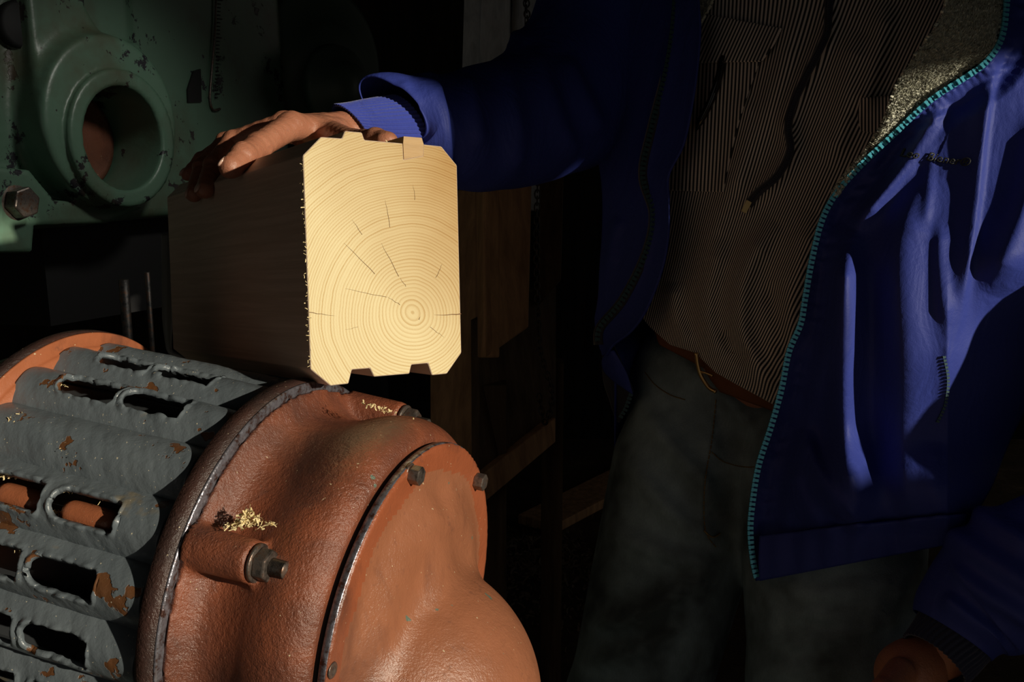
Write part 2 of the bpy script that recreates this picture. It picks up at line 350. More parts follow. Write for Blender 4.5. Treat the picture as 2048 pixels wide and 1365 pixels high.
# ------------------------------------------------------------------ timber block
bp = [(606, 311), (642, 274), (684, 277), (690, 262), (724, 265), (729, 280), (806, 287), (807, 273), (843, 276), (847, 289), (883, 293), (914, 331), (923, 706), (894, 748), (864, 751), (856, 727), (823, 730), (819, 748), (748, 754), (740, 737), (704, 740), (697, 768), (661, 772), (621, 739)]
def ray(px, py): return np.array([(px-1024)/FPX, (py-682.5)/FPX, 1.])
aC = ray(-321, 597); aC /= np.linalg.norm(aC); P0 = ray(606, 311)*.90
e1C = np.cross(aC, [0, 1, 0]); e1C /= np.linalg.norm(e1C); e1C = e1C*np.sign(e1C[0]); e2C = np.cross(aC, e1C); e2C *= np.sign(e2C[1])
def inplane(px, py, off=0.):
    r = ray(px, py); o = P0+aC*off; s = (o@aC)/(r@aC); Q = s*r-o; return np.array([Q@e1C, Q@e2C])
poly = np.array([inplane(*p) for p in bp]); pith = inplane(838, 640)
O0 = Wp(P0); aW = Wd(aC); e1W = Wd(e1C); e2W = Wd(e2C); LB = .428
timber = thing('timber_block', O0+e1W*.06+e2W*.16+aW*.2, 'short thick block of planed pale timber with double tongues and grooves, sunlit end grain', 'timber')
# body outline without the inserted tongue strip
i8 = 7; ins = [poly[6]+(0, 0), poly[7], poly[8], poly[9], poly[9]+(-.0005, .009), poly[6]+(.0008, .0125)]
body = list(poly[:7])+[ins[5], ins[4]]+list(poly[9:])
def beam_prism(pl, name, parent, side_mat, end_mat, l0=0., l1=LB):
    pl = np.array(pl); n = len(pl); V = []; UV = []; F = []; mi = []
    per = np.r_[0, np.cumsum(np.linalg.norm(np.roll(pl, -1, 0)-pl, axis=1))]
    k = 0
    for i in range(n):
        a, b = pl[i], pl[(i+1) % n]
        for (q, l, s) in ((a, l0, per[i]), (b, l0, per[i+1]), (b, l1, per[i+1]), (a, l1, per[i])):
            V.append(O0+q[0]*e1W+q[1]*e2W+l*aW); UV.append((l, s))
        F.append([k, k+1, k+2, k+3]); k += 4; mi.append(0)
    for l in (l0, l1):
        f = []
        for q in pl: V.append(O0+q[0]*e1W+q[1]*e2W+l*aW); UV.append(tuple(q-pith)); f.append(k); k += 1
        F.append(f if l == l0 else f[::-1]); mi.append(1)
    o = mk(name, V, F, None, parent, smooth=False, uv=UV); o.data.materials.append(side_mat); o.data.materials.append(end_mat)
    o.data.polygons.foreach_set('material_index', mi)
    import bmesh
    bm = bmesh.new(); bm.from_mesh(o.data); bmesh.ops.remove_doubles(bm, verts=bm.verts, dist=1e-6); bmesh.ops.recalc_face_normals(bm, faces=bm.faces); bm.to_mesh(o.data); bm.free()
    return o
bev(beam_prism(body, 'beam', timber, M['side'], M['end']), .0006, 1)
io = beam_prism(ins, 'tongue_strip', timber, M['insert'], M['insert'], -.0004); io['label'] = 'darker amber tongue strip let into the top'
# drying cracks: thin wedges, sunk look by dark colour, on the end face
cr = [((616, 625), (670, 633), 1.3), ((922, 628), (868, 631), 2.2), ((798, 553), (762, 487), .9), ((812, 573), (800, 556), .6), ((780, 455), (771, 400), .7), ((750, 548), (688, 486), .9), ((773, 595), (690, 578), .8), ((800, 610), (775, 594), .7), ((872, 556), (884, 528), .8), ((724, 470), (704, 440), .6), ((830, 400), (826, 370), .5), ((838, 640), (841, 634), 1.2), ((860, 655), (888, 675), .5), ((716, 655), (690, 660), .5), ((806, 288), (807, 305), .9)]
V = []; F = []
for a, b, w in cr:
    n = 7; base = len(V)
    for i in range(n):
        t = i/(n-1); q = inplane(a[0]+(b[0]-a[0])*t, a[1]+(b[1]-a[1])*t); dr = inplane(*b)-inplane(*a); nr = np.array([-dr[1], dr[0]])/np.linalg.norm(dr)
        ww = w*.00032*(1-t)**.7+.00006; j = nr*random.uniform(-.0004, .0004)
        for s in (-1, 1): V.append(O0+(q+j+nr*ww*s*.5)@np.array([e1W, e2W])-aW*.00025)
    F += [[base+2*i, base+2*i+1, base+2*i+3, base+2*i+2] for i in range(n-1)]
mk('drying_cracks', V, F, M['crack'], timber, kind='stuff')
# torn fibres along the left arris and crumbs on the tongues
def flakes(pos, size, normal=None, n_seg=3, up=Z):
    out = []
    for p in pos:
        d = rng.normal(size=3); d /= np.linalg.norm(d); u = np.cross(d, rng.normal(size=3)); u /= np.linalg.norm(u); w = np.cross(d, u)
        L = size*rng.uniform(.5, 1.6); wd_ = size*rng.uniform(.12, .4); cu = rng.uniform(-1.5, 1.5); V = []
        for i in range(n_seg+1):
            t = i/n_seg-.5; V += [p+d*L*t+w*L*cu*(t*t-.1)+u*wd_*.5, p+d*L*t+w*L*cu*(t*t-.1)-u*wd_*.5]
        out.append((V, [[2*i, 2*i+1, 2*i+3, 2*i+2] for i in range(n_seg)]))
    return join(out)
fp = []
for y in list(np.arange(320, 735, 7)):
    q = inplane(606+(y-311)*15/428., y); fp.append(O0+q@np.array([e1W, e2W])+rng.normal(size=3)*.0008-e1W*.0006)
mk('torn_fibres', *flakes(fp, .0022), M['shaving'], timber, kind='stuff')
fp = [O0+inplane(*q)@np.array([e1W, e2W])+aW*rng.uniform(.002, .05)-e2W*rng.uniform(0, .0015) for q in [(680, 276), (678, 272), (682, 270), (792, 284), (797, 281), (800, 284), (803, 279), (804, 284), (800, 278), (802, 282)]]
mk('edge_splinters', *flakes(fp, .0045), M['shaving'], timber, kind='stuff')

# ------------------------------------------------------------------ motor
yaw, el = .3533, .1674
dC = np.array([math.cos(el)*math.cos(yaw), math.sin(el), -math.cos(el)*math.sin(yaw)]); upC = np.array([0, -1., 0])+dC*dC[1]; upC /= np.linalg.norm(upC); sdC = np.cross(dC, upC)
MC = Wp(np.array([-.1775, .1933, .95])); MD, MU, MS = Wd(dC), Wd(upC), Wd(sdC)
def MP(a, th, r):
    a, th, r = np.broadcast_arrays(np.asarray(a, float), np.radians(np.asarray(th, float)), np.asarray(r, float))
    return MC+a[..., None]*MD+(r*np.cos(th))[..., None]*MU+(r*np.sin(th))[..., None]*MS
def mloc(p): v = p-MC; a = v@MD; x = v@MU; y = v@MS; return a, x, y
MB = MP(-.1, 180, .19)
motor = thing('electric_motor', MB, 'large rust-red electric motor with grey ribbed slotted casing, in the lower left', 'motor')
def mlathe(name, prof, m, n=160, **k): return mk(name, *lathe(MC, MD, prof, n, MU, MS), m, motor, **k)
def flange(name, a0, a1, R, inner, mface, parent=motor):
    o = mk(name, *lathe(MC, MD, [(a0, inner), (a0, R-.001), (a0+.001, R), (a1-.0022, R), (a1-.0012, R-.0004)], 180, MU, MS), M['rim'], motor)
    return o
mlathe('rim_flange', [(-.0178, .125), (-.0178, .1630), (-.0170, .1639), (-.0020, .1639)], M['rim'], 200)
mlathe('worn_rim_edge', [(-.0020, .1639), (-.0010, .1637), (-.0002, .1628), (.0002, .1612)], M['edge'], 200, label='shiny worn edge of the flange')
# end bell with fillet and four bolt bosses: one casting
pa = np.linspace(-.004, .1025, 80); pr = spline([(-.004, .1614), (0, .1612), (.003, .1575), (.008, .1485), (.014, .1415), (.022, .1385), (.032, .1385), (.044, .1415), (.056, .1460), (.068, .1495), (.079, .1504), (.089, .1488), (.096, .1452), (.1005, .1410), (.1025, .139)], 300); pr = np.interp(pa, pr[:, 0], pr[:, 1])
BT = (68.5, -22.5, 158.5, -111.5)
bcen = [np.array([.1500*math.cos(math.radians(t)), .1500*math.sin(math.radians(t))]) for t in BT]
def fbell(p):
    a, x, y = p[:, 0], p[:, 1], p[:, 2]; r = np.hypot(x, y); d = (r-np.interp(a, pa, pr))*.85
    th = np.arctan2(y, x)
    d = d+.0012*np.exp(-((a-.062-.004*np.sin(3*th))/.010)**2)*0
    for c in bcen:
        b = np.hypot(x-c[0], y-c[1])-(.0158-.025*np.clip(a, 0, .06)*.8); b = smax(b, a-.050, .003); d = smin(d, b, .007)
    d = smax(d, a-.1022, .0015); d = smax(d, -a+.0002, .0005)
    return smax(d, .118-r, .001)
V, F = snet(fbell, (-.006, -.182, -.182), (.108, .182, .182), .0030)
mk('end_bell', MC+V[:, :1]*MD+V[:, 1:2]*MU+V[:, 2:]*MS, F, M['red'], motor)
# cover plate with its raised duct elbow
mlathe('gasket_ledge', [(.098, .05), (.098, .1340), (.1065, .1340), (.1065, .05)], M['dark'], 128)
mlathe('cover_edge', [(.1062, .10), (.1062, .1355), (.1070, .1366), (.1110, .1369), (.1122, .1366)], M['edge'], 200, label='bare worn edge of the cover plate')
def Mof(px, py, dep):                        # pixel at depth -> motor coordinates
    w = P(px, py, dep); a, x, y = mloc(w); return np.array([a, x, y])
def Mplane(px, py, a0):
    r_ = ray(px, py); o_ = np.array([-.1775, .1933, .95])+dC*a0; s_ = (o_@dC)/(r_@dC); return mloc(Wp(s_*r_)), s_
(_a, _x, _y), ND = Mplane(792, 1400, .100); NB = np.array([_a, _x, _y]); NR = 296/FPX*ND*.985
NA = Mof(812, 1130, .90)
def fcover(p):
    a, x, y = p[:, 0], p[:, 1], p[:, 2]; r = np.hypot(x, y)
    d = smax(np.abs(a-.110)-.0037, r-.1366, .0012)
    cone = smax((r-(.1155-(a-.112)*2.2))*.42, a-.128, .004)
    cone = smax(cone, .108-a, .001)
    # hollow between rim and duct at the top right
    hol = ell(p, Mof(880, 948, .905)+np.array([.012, 0, 0]), (.012, .020, .016))
    cone = smax(cone, -hol, .012)
    d = smin(d, cone, .003)
    e = smax(smin(np.linalg.norm(p-NB, axis=1)-NR, np.linalg.norm(p-NA, axis=1)-.026, .03), .107-a, .002)
    return smin(d, e, .016)
V, F = snet(fcover, (.103, -.23, -.20), (.225, .142, .20), .0032)
mk('cover_duct', MC+V[:, :1]*MD+V[:, 1:2]*MU+V[:, 2:]*MS, F, M['red_dish'], motor, label='cleaner orange-red cover plate with bulging duct')
co_ = bpy.data.objects['cover_duct']; co_.data.materials.append(M['red_ring']); rc = V[F].mean(1); co_.data.polygons.foreach_set('material_index', ((np.hypot(rc[:, 1], rc[:, 2]) > .1165+.002*np.sin(np.arctan2(rc[:, 2], rc[:, 1])*9)) & (rc[:, 0] < .1160)).astype(int).tolist())
def hexnut(O, d, r, h, m, name, parent, rot=0., stud=0., washer=0., label=None):
    d, u, v = frame(d); t = np.arange(6)*math.pi/3+rot
    p = [(r*math.cos(a), r*math.sin(a)) for a in t]; V, F = prism(p, O, u, v, d, 0, h)
    o = mk(name, V, F, m, parent, smooth=False, label=label); bev(o, r*.12, 2)
    if washer: mk('washer', *lathe(O-d*.0025, d, [(0, washer), (.002, washer), (.0026, washer*.95)], 32, u, v), m, o)
    if stud:
        pf = []
        for i in range(12): pf += [(h*.9+i*stud/12, r*.52), (h*.9+(i+.5)*stud/12, r*.44)]
        pf += [(h*.9+stud, r*.40), (h*.9+stud*1.05, 0.0001)]
        mk('threaded_stud', *lathe(O, d, pf, 24, u, v), m, o)
    return o
for i, t in enumerate(BT):
    c = bcen[i]; O = MC+MD*.0508+c[0]*MU+c[1]*MS
    hexnut(O+MD*.0026, MD, .0118, .0095, M['steel'], 'nut', motor, .35+i, .0125, .0134)
def coverbolt(px, py):
    r = ray(px, py); o = np.array([-.1775, .1933, .95])+dC*.117; s = (o@dC)/(r@dC); Q = Wp(s*r); return Q-MD*.0035
for px, py in ((831, 951), (959, 964)): hexnut(coverbolt(px, py), MD, .0072, .0085, M['steel'], 'bolt', motor, .2, 0, .0080)
for t in (128, 183, 238): hexnut(MP(.1137, t, .126), MD, .0072, .0085, M['steel'], 'bolt', motor, .2, 0, .0080)
mk('plugged_hole', *lathe(MP(.1137, 92, .1305), MD, [(0, .006), (.0007, .0055), (.0009, .0035), (.0003, .003)], 20), M['steel'], motor)
# ribbed slotted casing
PK = 67.0; PER = 18.0
slots = []
rows = {13: [(-.122, -.070), (-.178, -.130)], 31: [(-.116, -.062), (-.175, -.122)], 67: [(-.1165, -.0605), (-.178, -.1275)], 85: [(-.1190, -.0625), (-.178, -.1275)], 103: [(-.1200, -.0635), (-.178, -.1290)], 121: [(-.121, -.066), (-.178, -.132)], 139: [(-.119, -.062), (-.178, -.13)], 157: [(-.119, -.062), (-.178, -.13)]}
for th, sp in rows.items():
    for a0, a1 in sp: slots.append((th, a0, a1, 3.55))
RV = .1395; RH = .0152
def rrib(th, a):
    ph = (np.asarray(th)-PK)/PER; x = np.abs(ph-np.round(ph))*2     # 0 crest, 1 valley
    w = np.cos(x*np.pi/2)**.8
    return RV+RH*w
def sdslot(th, a, s):                        # signed distance (m) to a slot outline: round left end, squarish right end
    t0, a0, a1, hw = s; y = np.radians(th-t0)*.152; h = math.radians(hw)*.152; rl = h*.98; rr = .0028
    rad = np.where(a < (a0+a1)/2, rl, rr); ca = np.clip(a, a0+rad, a1-rad); cy = np.clip(y, -(h-rad), h-rad)
    q = np.hypot(a-ca, y-cy)-rad; return q
aa = np.linspace(-.212, -.022, 150)
tt = np.unique(np.r_[np.arange(-30, 165, .5), np.arange(165, 330.1, 3.0)])
A, T = np.meshgrid(aa, tt); nA = len(aa)
def sdmin(th, a): return np.min([sdslot(th, a, s) for s in slots], axis=0)
D = sdmin(T, A); Fg = gridf(nA, len(tt))
inside = (D.ravel()[Fg] < -.0001).sum(1) >= 3; kept = Fg[~inside]; gone = Fg[inside]
onb = np.intersect1d(np.unique(kept), np.unique(gone))
Af = A.ravel().copy(); Tf = T.ravel().copy()
for _ in range(6):
    a, t = Af[onb], Tf[onb]; v = sdmin(t, a); e = 1e-5; ga = (sdmin(t, a+e)-v)/e; et = math.degrees(e/.152); gt = (sdmin(t+et, a)-v)/e
    g2 = ga**2+gt**2+1e-6; Af[onb] = a-v*ga/g2; Tf[onb] = t-np.degrees(v*gt/g2/.152)
Dn = sdmin(Tf, Af); Rr = rrib(Tf, Af)
pw = np.stack([Af*MD[k]+np.radians(Tf)*.15*MU[k] for k in range(3)], 1)
nz = vnoise(np.stack([Af*1.0, np.radians(Tf)*.15, Af*0], 1), 28, 3)
lip = np.exp(-(np.clip(Dn, 0, 1)/.0022)**2)
Rr = Rr+.0014*lip*(1+.9*vnoise(np.stack([Af, np.radians(Tf)*.15, Af*0], 1), 110, 5))+.0004*nz+.0003*vnoise(np.stack([Af, np.radians(Tf)*.15, Af*0], 1), 75, 9)
VV = MP(Af, Tf, Rr); used = np.unique(kept); rm = -np.ones(len(VV), int); rm[used] = np.arange(len(used))
cas = mk('ribbed_casing', VV[used], rm[kept][:, ::-1], M['grey'], motor); solid(cas, .0045, -1)
cas.data.flip_normals(); cas.modifiers[0].offset = -1
mk('stator_core', *lathe(MC, MD, [(-.205, .10), (-.205, .119), (-.02, .119), (-.02, .10)], 90, MU, MS), M['core'], motor)
for k in range(20):                          # inner webs between the slots
    th = PK+PER*(k+.5)
    if -40 < th < 175 or True:
        p0 = MP(-.20, th, .112); p1 = MP(-.03, th, .112)
        d0 = MP(0, th, 1)-MP(0, th, 0); tdir = np.cross(MD, d0)
        mk('inner_web', *box(MP(-.20, th, .110), MD, tdir, d0, (0, -.002, 0), (.172, .002, .029)), M['core'], motor, smooth=False)
for a0, a1 in ((-.1155, -.0655), (-.175, -.134)):
    n = 14; s = np.linspace(0, 1, n); rr = .0098*np.sqrt(np.clip(1-(np.abs(s*2-1)**10), .02, 1))
    mk('red_bar', *tube(MP(a0+(a1-a0)*s, 68.3, .1415), rr, 18), M['red_clean'], motor)
sa = np.linspace(-.212, -.035, 60); mk('casing_seam', *tube(MP(sa, 50.5+.3*np.sin(sa*90), .1546), .0009, 6), M['grey'], motor)
mlathe('back_flange', [(-.2277, .11), (-.2277, .167), (-.2268, .1677), (-.2145, .1677)], M['rim'], 180)
mlathe('back_flange_face', [(-.2146, .1677), (-.2132, .1668), (-.2128, .1655), (-.2128, .1565), (-.2105, .156), (-.2085, .154), (-.2085, .14)], M['red_clean'], 180, label='clean orange inner face of the rear flange')
mlathe('rear_bell', [(-.30, .02), (-.30, .10), (-.285, .135), (-.25, .15), (-.2277, .152)], M['red'], 96)
for s in (-1, 1):
    for a in (-.06, -.17): mk('foot', *box(MC+MD*a-MU*.15+MS*s*.10, MD, MS, MU, (-.025, -.04, -.055), (.025, .03, .06)), M['grey'], motor, smooth=False)
bev(mk('machine_pedestal', *join([box(MC-MU*.205-MD*.11, MD, MS, MU, (-.19, -.19, -.05), (.17, .19, 0)), box((MC[0]-.11, MC[1]+.03, 0), X, Y, Z, (-.14, -.15, 0), (.14, .15, MC[2]-.235))]), M['dgreen'], smooth=False, at=(MC[0]-.11, MC[1]+.03, 0)), .003)
tag(bpy.data.objects['machine_pedestal'], 'dark iron pedestal carrying the rust-red motor', 'machine base')

# shavings lying about
def pile(name, px, py, dep, w, n, size, label, nrm=None, h=.5, flat=False, elong=1.0, ang=0.):
    c = P(px, py, dep); u = Wd(np.array([math.cos(ang), math.sin(ang), 0.])); v = FW*.6+UP*.1
    r = rng.normal(size=(n, 2))*w*.45; hh = np.exp(-(r**2).sum(1)/(w*.6)**2)*w*h*rng.uniform(0, 1, n)
    pos = c+r[:, :1]*u*elong+r[:, 1:]*v+hh[:, None]*UP
    tag(mk(name, *flakes(pos, size), M['shaving'], at=c), label, 'shavings', kind='stuff')
def mdep(px, py, R):                         # depth of the motor surface of radius R under a pixel
    r = ray(px, py); Cc = np.array([-.1775, .1933, .95]); rp = r-dC*(r@dC); cp = Cc-dC*(Cc@dC); a = rp@rp; b = -2*rp@cp; c = cp@cp-R*R; D_ = max(b*b-4*a*c, 0); return (-b-math.sqrt(D_))/(2*a)
SH = 'wood_shavings'
pile(SH, 497, 1053, mdep(497, 1060, .153)-.002, .014, 150, .0042, 'heap of pale shavings behind the big nut boss of the motor', h=.9)
pile(SH, 757, 817, mdep(760, 835, .151), .012, 50, .003, 'thin line of pale shavings below the upper bolt boss', elong=1.6, ang=.3, h=.1)
pile(SH, 42, 843, mdep(42, 848, .152), .013, 130, .0038, 'crumbly heap of shavings on the ridge nearest the rear flange', elong=1.2, ang=.15, h=.5)
pile(SH, 8, 950, mdep(8, 955, .1445), .012, 120, .0042, 'bright shavings heap in the casing groove at the left picture edge', h=.8)
pile(SH, 155, 982, mdep(155, 984, .147), .008, 40, .0036, 'small tuft of shavings above the red-bar slot', h=.5)
pile(SH, 110, 769, mdep(112, 772, .149), .008, 30, .003, 'short streak of shavings under the second rib', elong=1.6, ang=.12, h=.1)
pile(SH, 222, 998, mdep(222, 1000, .150), .007, 14, .0045, 'few loose curls on the rib by the flange shadow', elong=1.5, ang=-.2, h=.1)
pile(SH, 70, 1097, mdep(70, 1100, .150), .010, 30, .003, 'scattered flakes above the second slot row', elong=1.8, ang=-.2, h=.1)
pile(SH, 150, 1262, mdep(150, 1262, .150), .006, 22, .003, 'tiny flakes above the lowest whole slot', h=.2)
pile(SH, 118, 1026, mdep(118, 1026, .143), .003, 8, .004, 'single curl lying on the red bar in the slot', h=.2)
pile(SH, 185, 905, mdep(185, 885, .152), .030, 60, .0016, 'fine dust line along the long unslotted ridge', elong=2.2, ang=.2, h=.02)

# ------------------------------------------------------------------ green machine
gn = np.array([.875, .03, -.485]); gn /= np.linalg.norm(gn); gup = np.array([0, -math.cos(PITCH), -math.sin(PITCH)])*1.; gup = np.array([0., -.985, -.17]); gup -= gn*(gup@gn); gup /= np.linalg.norm(gup); gt = np.cross(gup, gn); gt = gt*np.sign(gt[0])
GO = ray(250, 268)*1.9; GN, GU, GT = Wd(gn), Wd(gup), Wd(gt); GW = Wp(GO)
def GP(t, u, n): t, u, n = np.broadcast_arrays(*[np.asarray(x, float) for x in (t, u, n)]); return GW+t[..., None]*GT+u[..., None]*GU+n[..., None]*GN
def gcoord(px, py, n=0.):                    # (t,u) on the plane n = const under a pixel
    r = ray(px, py); o = GO+gn*n; s = (o@gn)/(r@gn); Q = s*r-o; return Q@gt, Q@gup
green = thing('green_machine', GP(0, -1.0, -.3)*np.array([1, 1, 0]), 'chipped green cast-iron machine housing with a round open port and hex bolts', 'machine')
hc = gcoord(246, 277); dc = gcoord(232, 245, -.005)
foot = [gcoord(*q, -.03) for q in ((-30, 330), (60, 340), (110, 400), (290, 415), (215, 447), (70, 452), (66, 506), (-30, 506))]
def sdpoly(x, y, poly):
    poly = np.asarray(poly); d = np.full(x.shape, 1e9); s = np.ones(x.shape)
    for i in range(len(poly)):
        a = poly[i]; b = poly[i-1]; e = b-a; wx, wy = x-a[0], y-a[1]; t = np.clip((wx*e[0]+wy*e[1])/(e@e), 0, 1); dx, dy = wx-e[0]*t, wy-e[1]*t; d = np.minimum(d, dx*dx+dy*dy)
        c1 = y >= a[1]; c2 = y < b[1]; c3 = e[0]*wy > e[1]*wx; s = np.where((c1 & c2 & c3) | (~c1 & ~c2 & ~c3), -s, s)
    return s*np.sqrt(d)
pt0 = gcoord(300, 200, -.07); pt1 = gcoord(577, 200, -.07); pb = gcoord(400, 430, -.07)[1]
pocket = [gcoord(*q, -.03) for q in ((180, -40), (178, 10), (205, 60), (265, 82), (318, 85), (316, -40))]
def fg(p):
    t, u, n = p[:, 0], p[:, 1], p[:, 2]
    plate = smax(smax(np.abs(n+.13)-.06, t-pt1[0], .02), smax(pb-u, -.34-t, .01), .02)
    r = np.hypot(t-hc[0], u-hc[1]); rd = np.hypot(t-dc[0], u-dc[1])
    drum = smax(rd-.136, np.abs(n+.15)-.142, .010)
    ring = smax(r-.108, np.abs(n+.10)-.104, .003)
    neck = smax(np.abs(t-(dc[0]-.01))-.11, np.abs(n+.12)-.085, .01); neck = smax(neck, -(u-dc[1]), .01)
    d = smin(plate, drum, .02); d = smin(d, neck, .03); d = smin(d, ring, .002)
    ft = smax(sdpoly(t, u, foot), np.abs(n+.075)-.045, .006); d = smin(d, ft, .012)
    pk = smax(sdpoly(t, u, pocket), -(n+.062), .01); d = smax(d, -pk, .012)
    d = smax(d, -smax(r-.0815, -(n+.19), .002), .003)
    return d
V, F = snet(fg, (-.40, -.30, -.33), (.50, .40, .03), .0055, 2)
mk('housing', GP(V[:, 0], V[:, 1], V[:, 2]), F, M['green'], green)
mk('inner_disc', *lathe(GP(hc[0], hc[1], -.110), GN, [(0, .079), (.004, .079), (.006, .07), (.006, .0001)], 48), M['brown_disc'], green, label='rusty brown disc deep in the round port')
hexnut(GP(hc[0]-.03, hc[1]+.004, -.104), GN, .007, .006, M['steel'], 'disc_bolt', green)
b1 = gcoord(52, 405, -.01); hexnut(GP(b1[0], b1[1], -.030), GN, .024, .024, M['steel'], 'hex_bolt', green, .2, 0, .027)
b2 = gcoord(64, 45, -.03); mk('round_knob', *lathe(GP(b2[0], b2[1], -.075), GN, [(-.02, .02), (-.002, .02), (0, .034), (.018, .036), (.022, .03), (.022, .0001)], 32), M['dark'], green)
q = [gcoord(*c, -.068) for c in ((386, 142), (400, 138), (402, 204), (375, 205), (374, 180))]
mk('dark_tag', *prism(q, GW, GT, GU, GN, -.072, -.066), M['dark'], green, smooth=False)
g0, g1, g2 = gcoord(424, -30, -.066), gcoord(420, 205, -.066), gcoord(432, 222, -.066)
gp = arcspline([gcoord(432, -30, -.066), gcoord(430, 60, -.066), gcoord(422, 160, -.066), gcoord(420, 200, -.066), gcoord(426, 220, -.066), gcoord(440, 218, -.066)], 40)
mk('gauge_tube', *tube(GP(gp[:, 0], gp[:, 1], -.066), .0022, 8), M['steel'], green)
tk = []
for y in np.arange(0, 200, 7.5):
    a = gcoord(436+(y*-.03), y, -.068); tk.append(box(GP(a[0], a[1], -.069), GT, GU, GN, (0, -.0008, 0), (.012 if int(y/7.5) % 5 == 0 else .007, .0008, .0018)))
mk('gauge_ticks', *join(tk), M['dark'], green, smooth=False, kind='stuff')
bev(mk('base', *join([box(GP(.0, pb, -.2)*np.array([1, 1, 0]), X, Y, Z, (-.22, -.05, 0), (.12, .4, .62)), ]), M['dgreen'], green, smooth=False), .01)
mk('underframe', *box(GP(0, 0, 0), GT, GU, GN, (-.08, pb-.16, -.32), (.30, pb+.02, -.12)), M['dark'], green, smooth=False)
# added fill spot with shade and cord above the frame, brightens the green machine
LP = Wp(np.array([-.10, -.70, 1.50])); LT = Wp(np.array([-.62, -.22, 1.9])); ld = (LT-LP)/np.linalg.norm(LT-LP)
ll_ = bpy.data.lights.new('fill_spot', 'SPOT'); lo = bpy.data.objects.new('fill_spot', ll_); C.objects.link(lo); lo.location = LP+ld*.03; lo.rotation_euler = Vector(-ld).to_track_quat('Z', 'Y').to_euler()
ll_.energy = 4.8; ll_.spot_size = math.radians(62); ll_.spot_blend = .8; ll_.shadow_soft_size = .05; ll_.color = (1., .97, .88)
fill_o = thing('fill_lamp', LP, 'added unseen fill lamp with shade, hung above the green machine', 'lamp')
d_, u_, v_ = frame(ld); mk('fill_shade', *lathe(LP, -d_, [(-.05, .075), (.02, .05), (.06, .02), (.06, .0001), (.055, .018), (.018, .048), (-.05, .073)], 32, u_, v_, False), M['dark'], fill_o)
mk('cord', *tube([LP-ld*.06, np.array([LP[0], LP[1], 3.0])], .003, 8), M['dark'], fill_o)
# darker wheel housing beyond
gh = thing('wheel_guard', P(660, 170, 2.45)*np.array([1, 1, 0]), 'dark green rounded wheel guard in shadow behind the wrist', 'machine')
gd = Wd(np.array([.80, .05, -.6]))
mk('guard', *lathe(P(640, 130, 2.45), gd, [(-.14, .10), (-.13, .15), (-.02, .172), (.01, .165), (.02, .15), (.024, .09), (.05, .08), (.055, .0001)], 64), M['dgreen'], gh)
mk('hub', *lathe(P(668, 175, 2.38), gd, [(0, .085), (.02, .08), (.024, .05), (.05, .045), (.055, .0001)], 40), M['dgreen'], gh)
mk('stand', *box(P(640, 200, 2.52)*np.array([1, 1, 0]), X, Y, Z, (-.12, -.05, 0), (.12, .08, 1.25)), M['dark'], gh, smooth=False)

# ------------------------------------------------------------------ background timber, chain, rods
def board(name, c4, dep, th, m, label, cat, group=None):   # four pixel corners at depths -> thick board
    c4 = np.asarray(c4, float); dep = np.broadcast_to(dep, (4,)); V = np.array([P(x, y, d) for (x, y), d in zip(c4, dep)])
    nr = np.cross(V[1]-V[0], V[3]-V[0]); nr /= np.linalg.norm(nr); nr = nr*np.sign(nr@FW); VV = np.concatenate([V, V+nr*th])
    F = [[0, 1, 2, 3], [7, 6, 5, 4], [0, 4, 5, 1], [1, 5, 6, 2], [2, 6, 7, 3], [3, 7, 4, 0]]
    return V, VV, F
def bthing(name, c4, dep, th, m, label, cat):
    _, V, F = board(name, c4, dep, th, m, label, cat); o = mk(name, V, F, m, smooth=False, at=V.mean(0)); bev(o, .003); return tag(o, label, cat)
bthing('brown_board', [(968, 300), (1066, 300), (1058, 655), (972, 716)], [2.0, 2.05, 2.05, 2.0], .03, M['plank'], 'upright brown board with slanting lower end beside the chain', 'board')
bthing('narrow_board', [(955, 300), (967, 300), (968, 716), (954, 716)], [2.02, 2.0, 2.0, 2.02], .03, M['plank'], 'narrow light brown edge board left of the slanting board', 'board')
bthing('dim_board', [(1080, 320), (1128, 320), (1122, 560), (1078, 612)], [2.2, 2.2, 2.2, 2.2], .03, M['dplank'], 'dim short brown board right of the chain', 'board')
bthing('square_post', [(858, 380), (950, 380), (955, 1300), (862, 1300)], [2.3, 2.25, 2.25, 2.3], .06, M['plank'], 'square brown post standing behind the timber block', 'post')
chest = thing('wooden_chest', P(1030, 900, 2.15)*np.array([1, 1, 0]), 'dark wooden bin with a lighter slanting bottom rail, between motor and man', 'bin')
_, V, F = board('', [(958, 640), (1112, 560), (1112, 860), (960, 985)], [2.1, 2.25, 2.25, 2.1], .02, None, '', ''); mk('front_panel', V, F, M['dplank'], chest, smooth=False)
_, V, F = board('', [(965, 950), (1112, 835), (1112, 885), (965, 1010)], [2.08, 2.22, 2.22, 2.08], .04, None, '', ''); bev(mk('bottom_rail', V, F, M['plank'], chest, smooth=False, label='lighter brown bottom rail'), .003)
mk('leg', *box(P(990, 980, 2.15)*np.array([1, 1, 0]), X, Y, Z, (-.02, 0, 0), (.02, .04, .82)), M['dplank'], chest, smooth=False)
mk('leg', *box(P(1105, 900, 2.3)*np.array([1, 1, 0]), X, Y, Z, (-.02, 0, 0), (.02, .04, .82)), M['dplank'], chest, smooth=False)
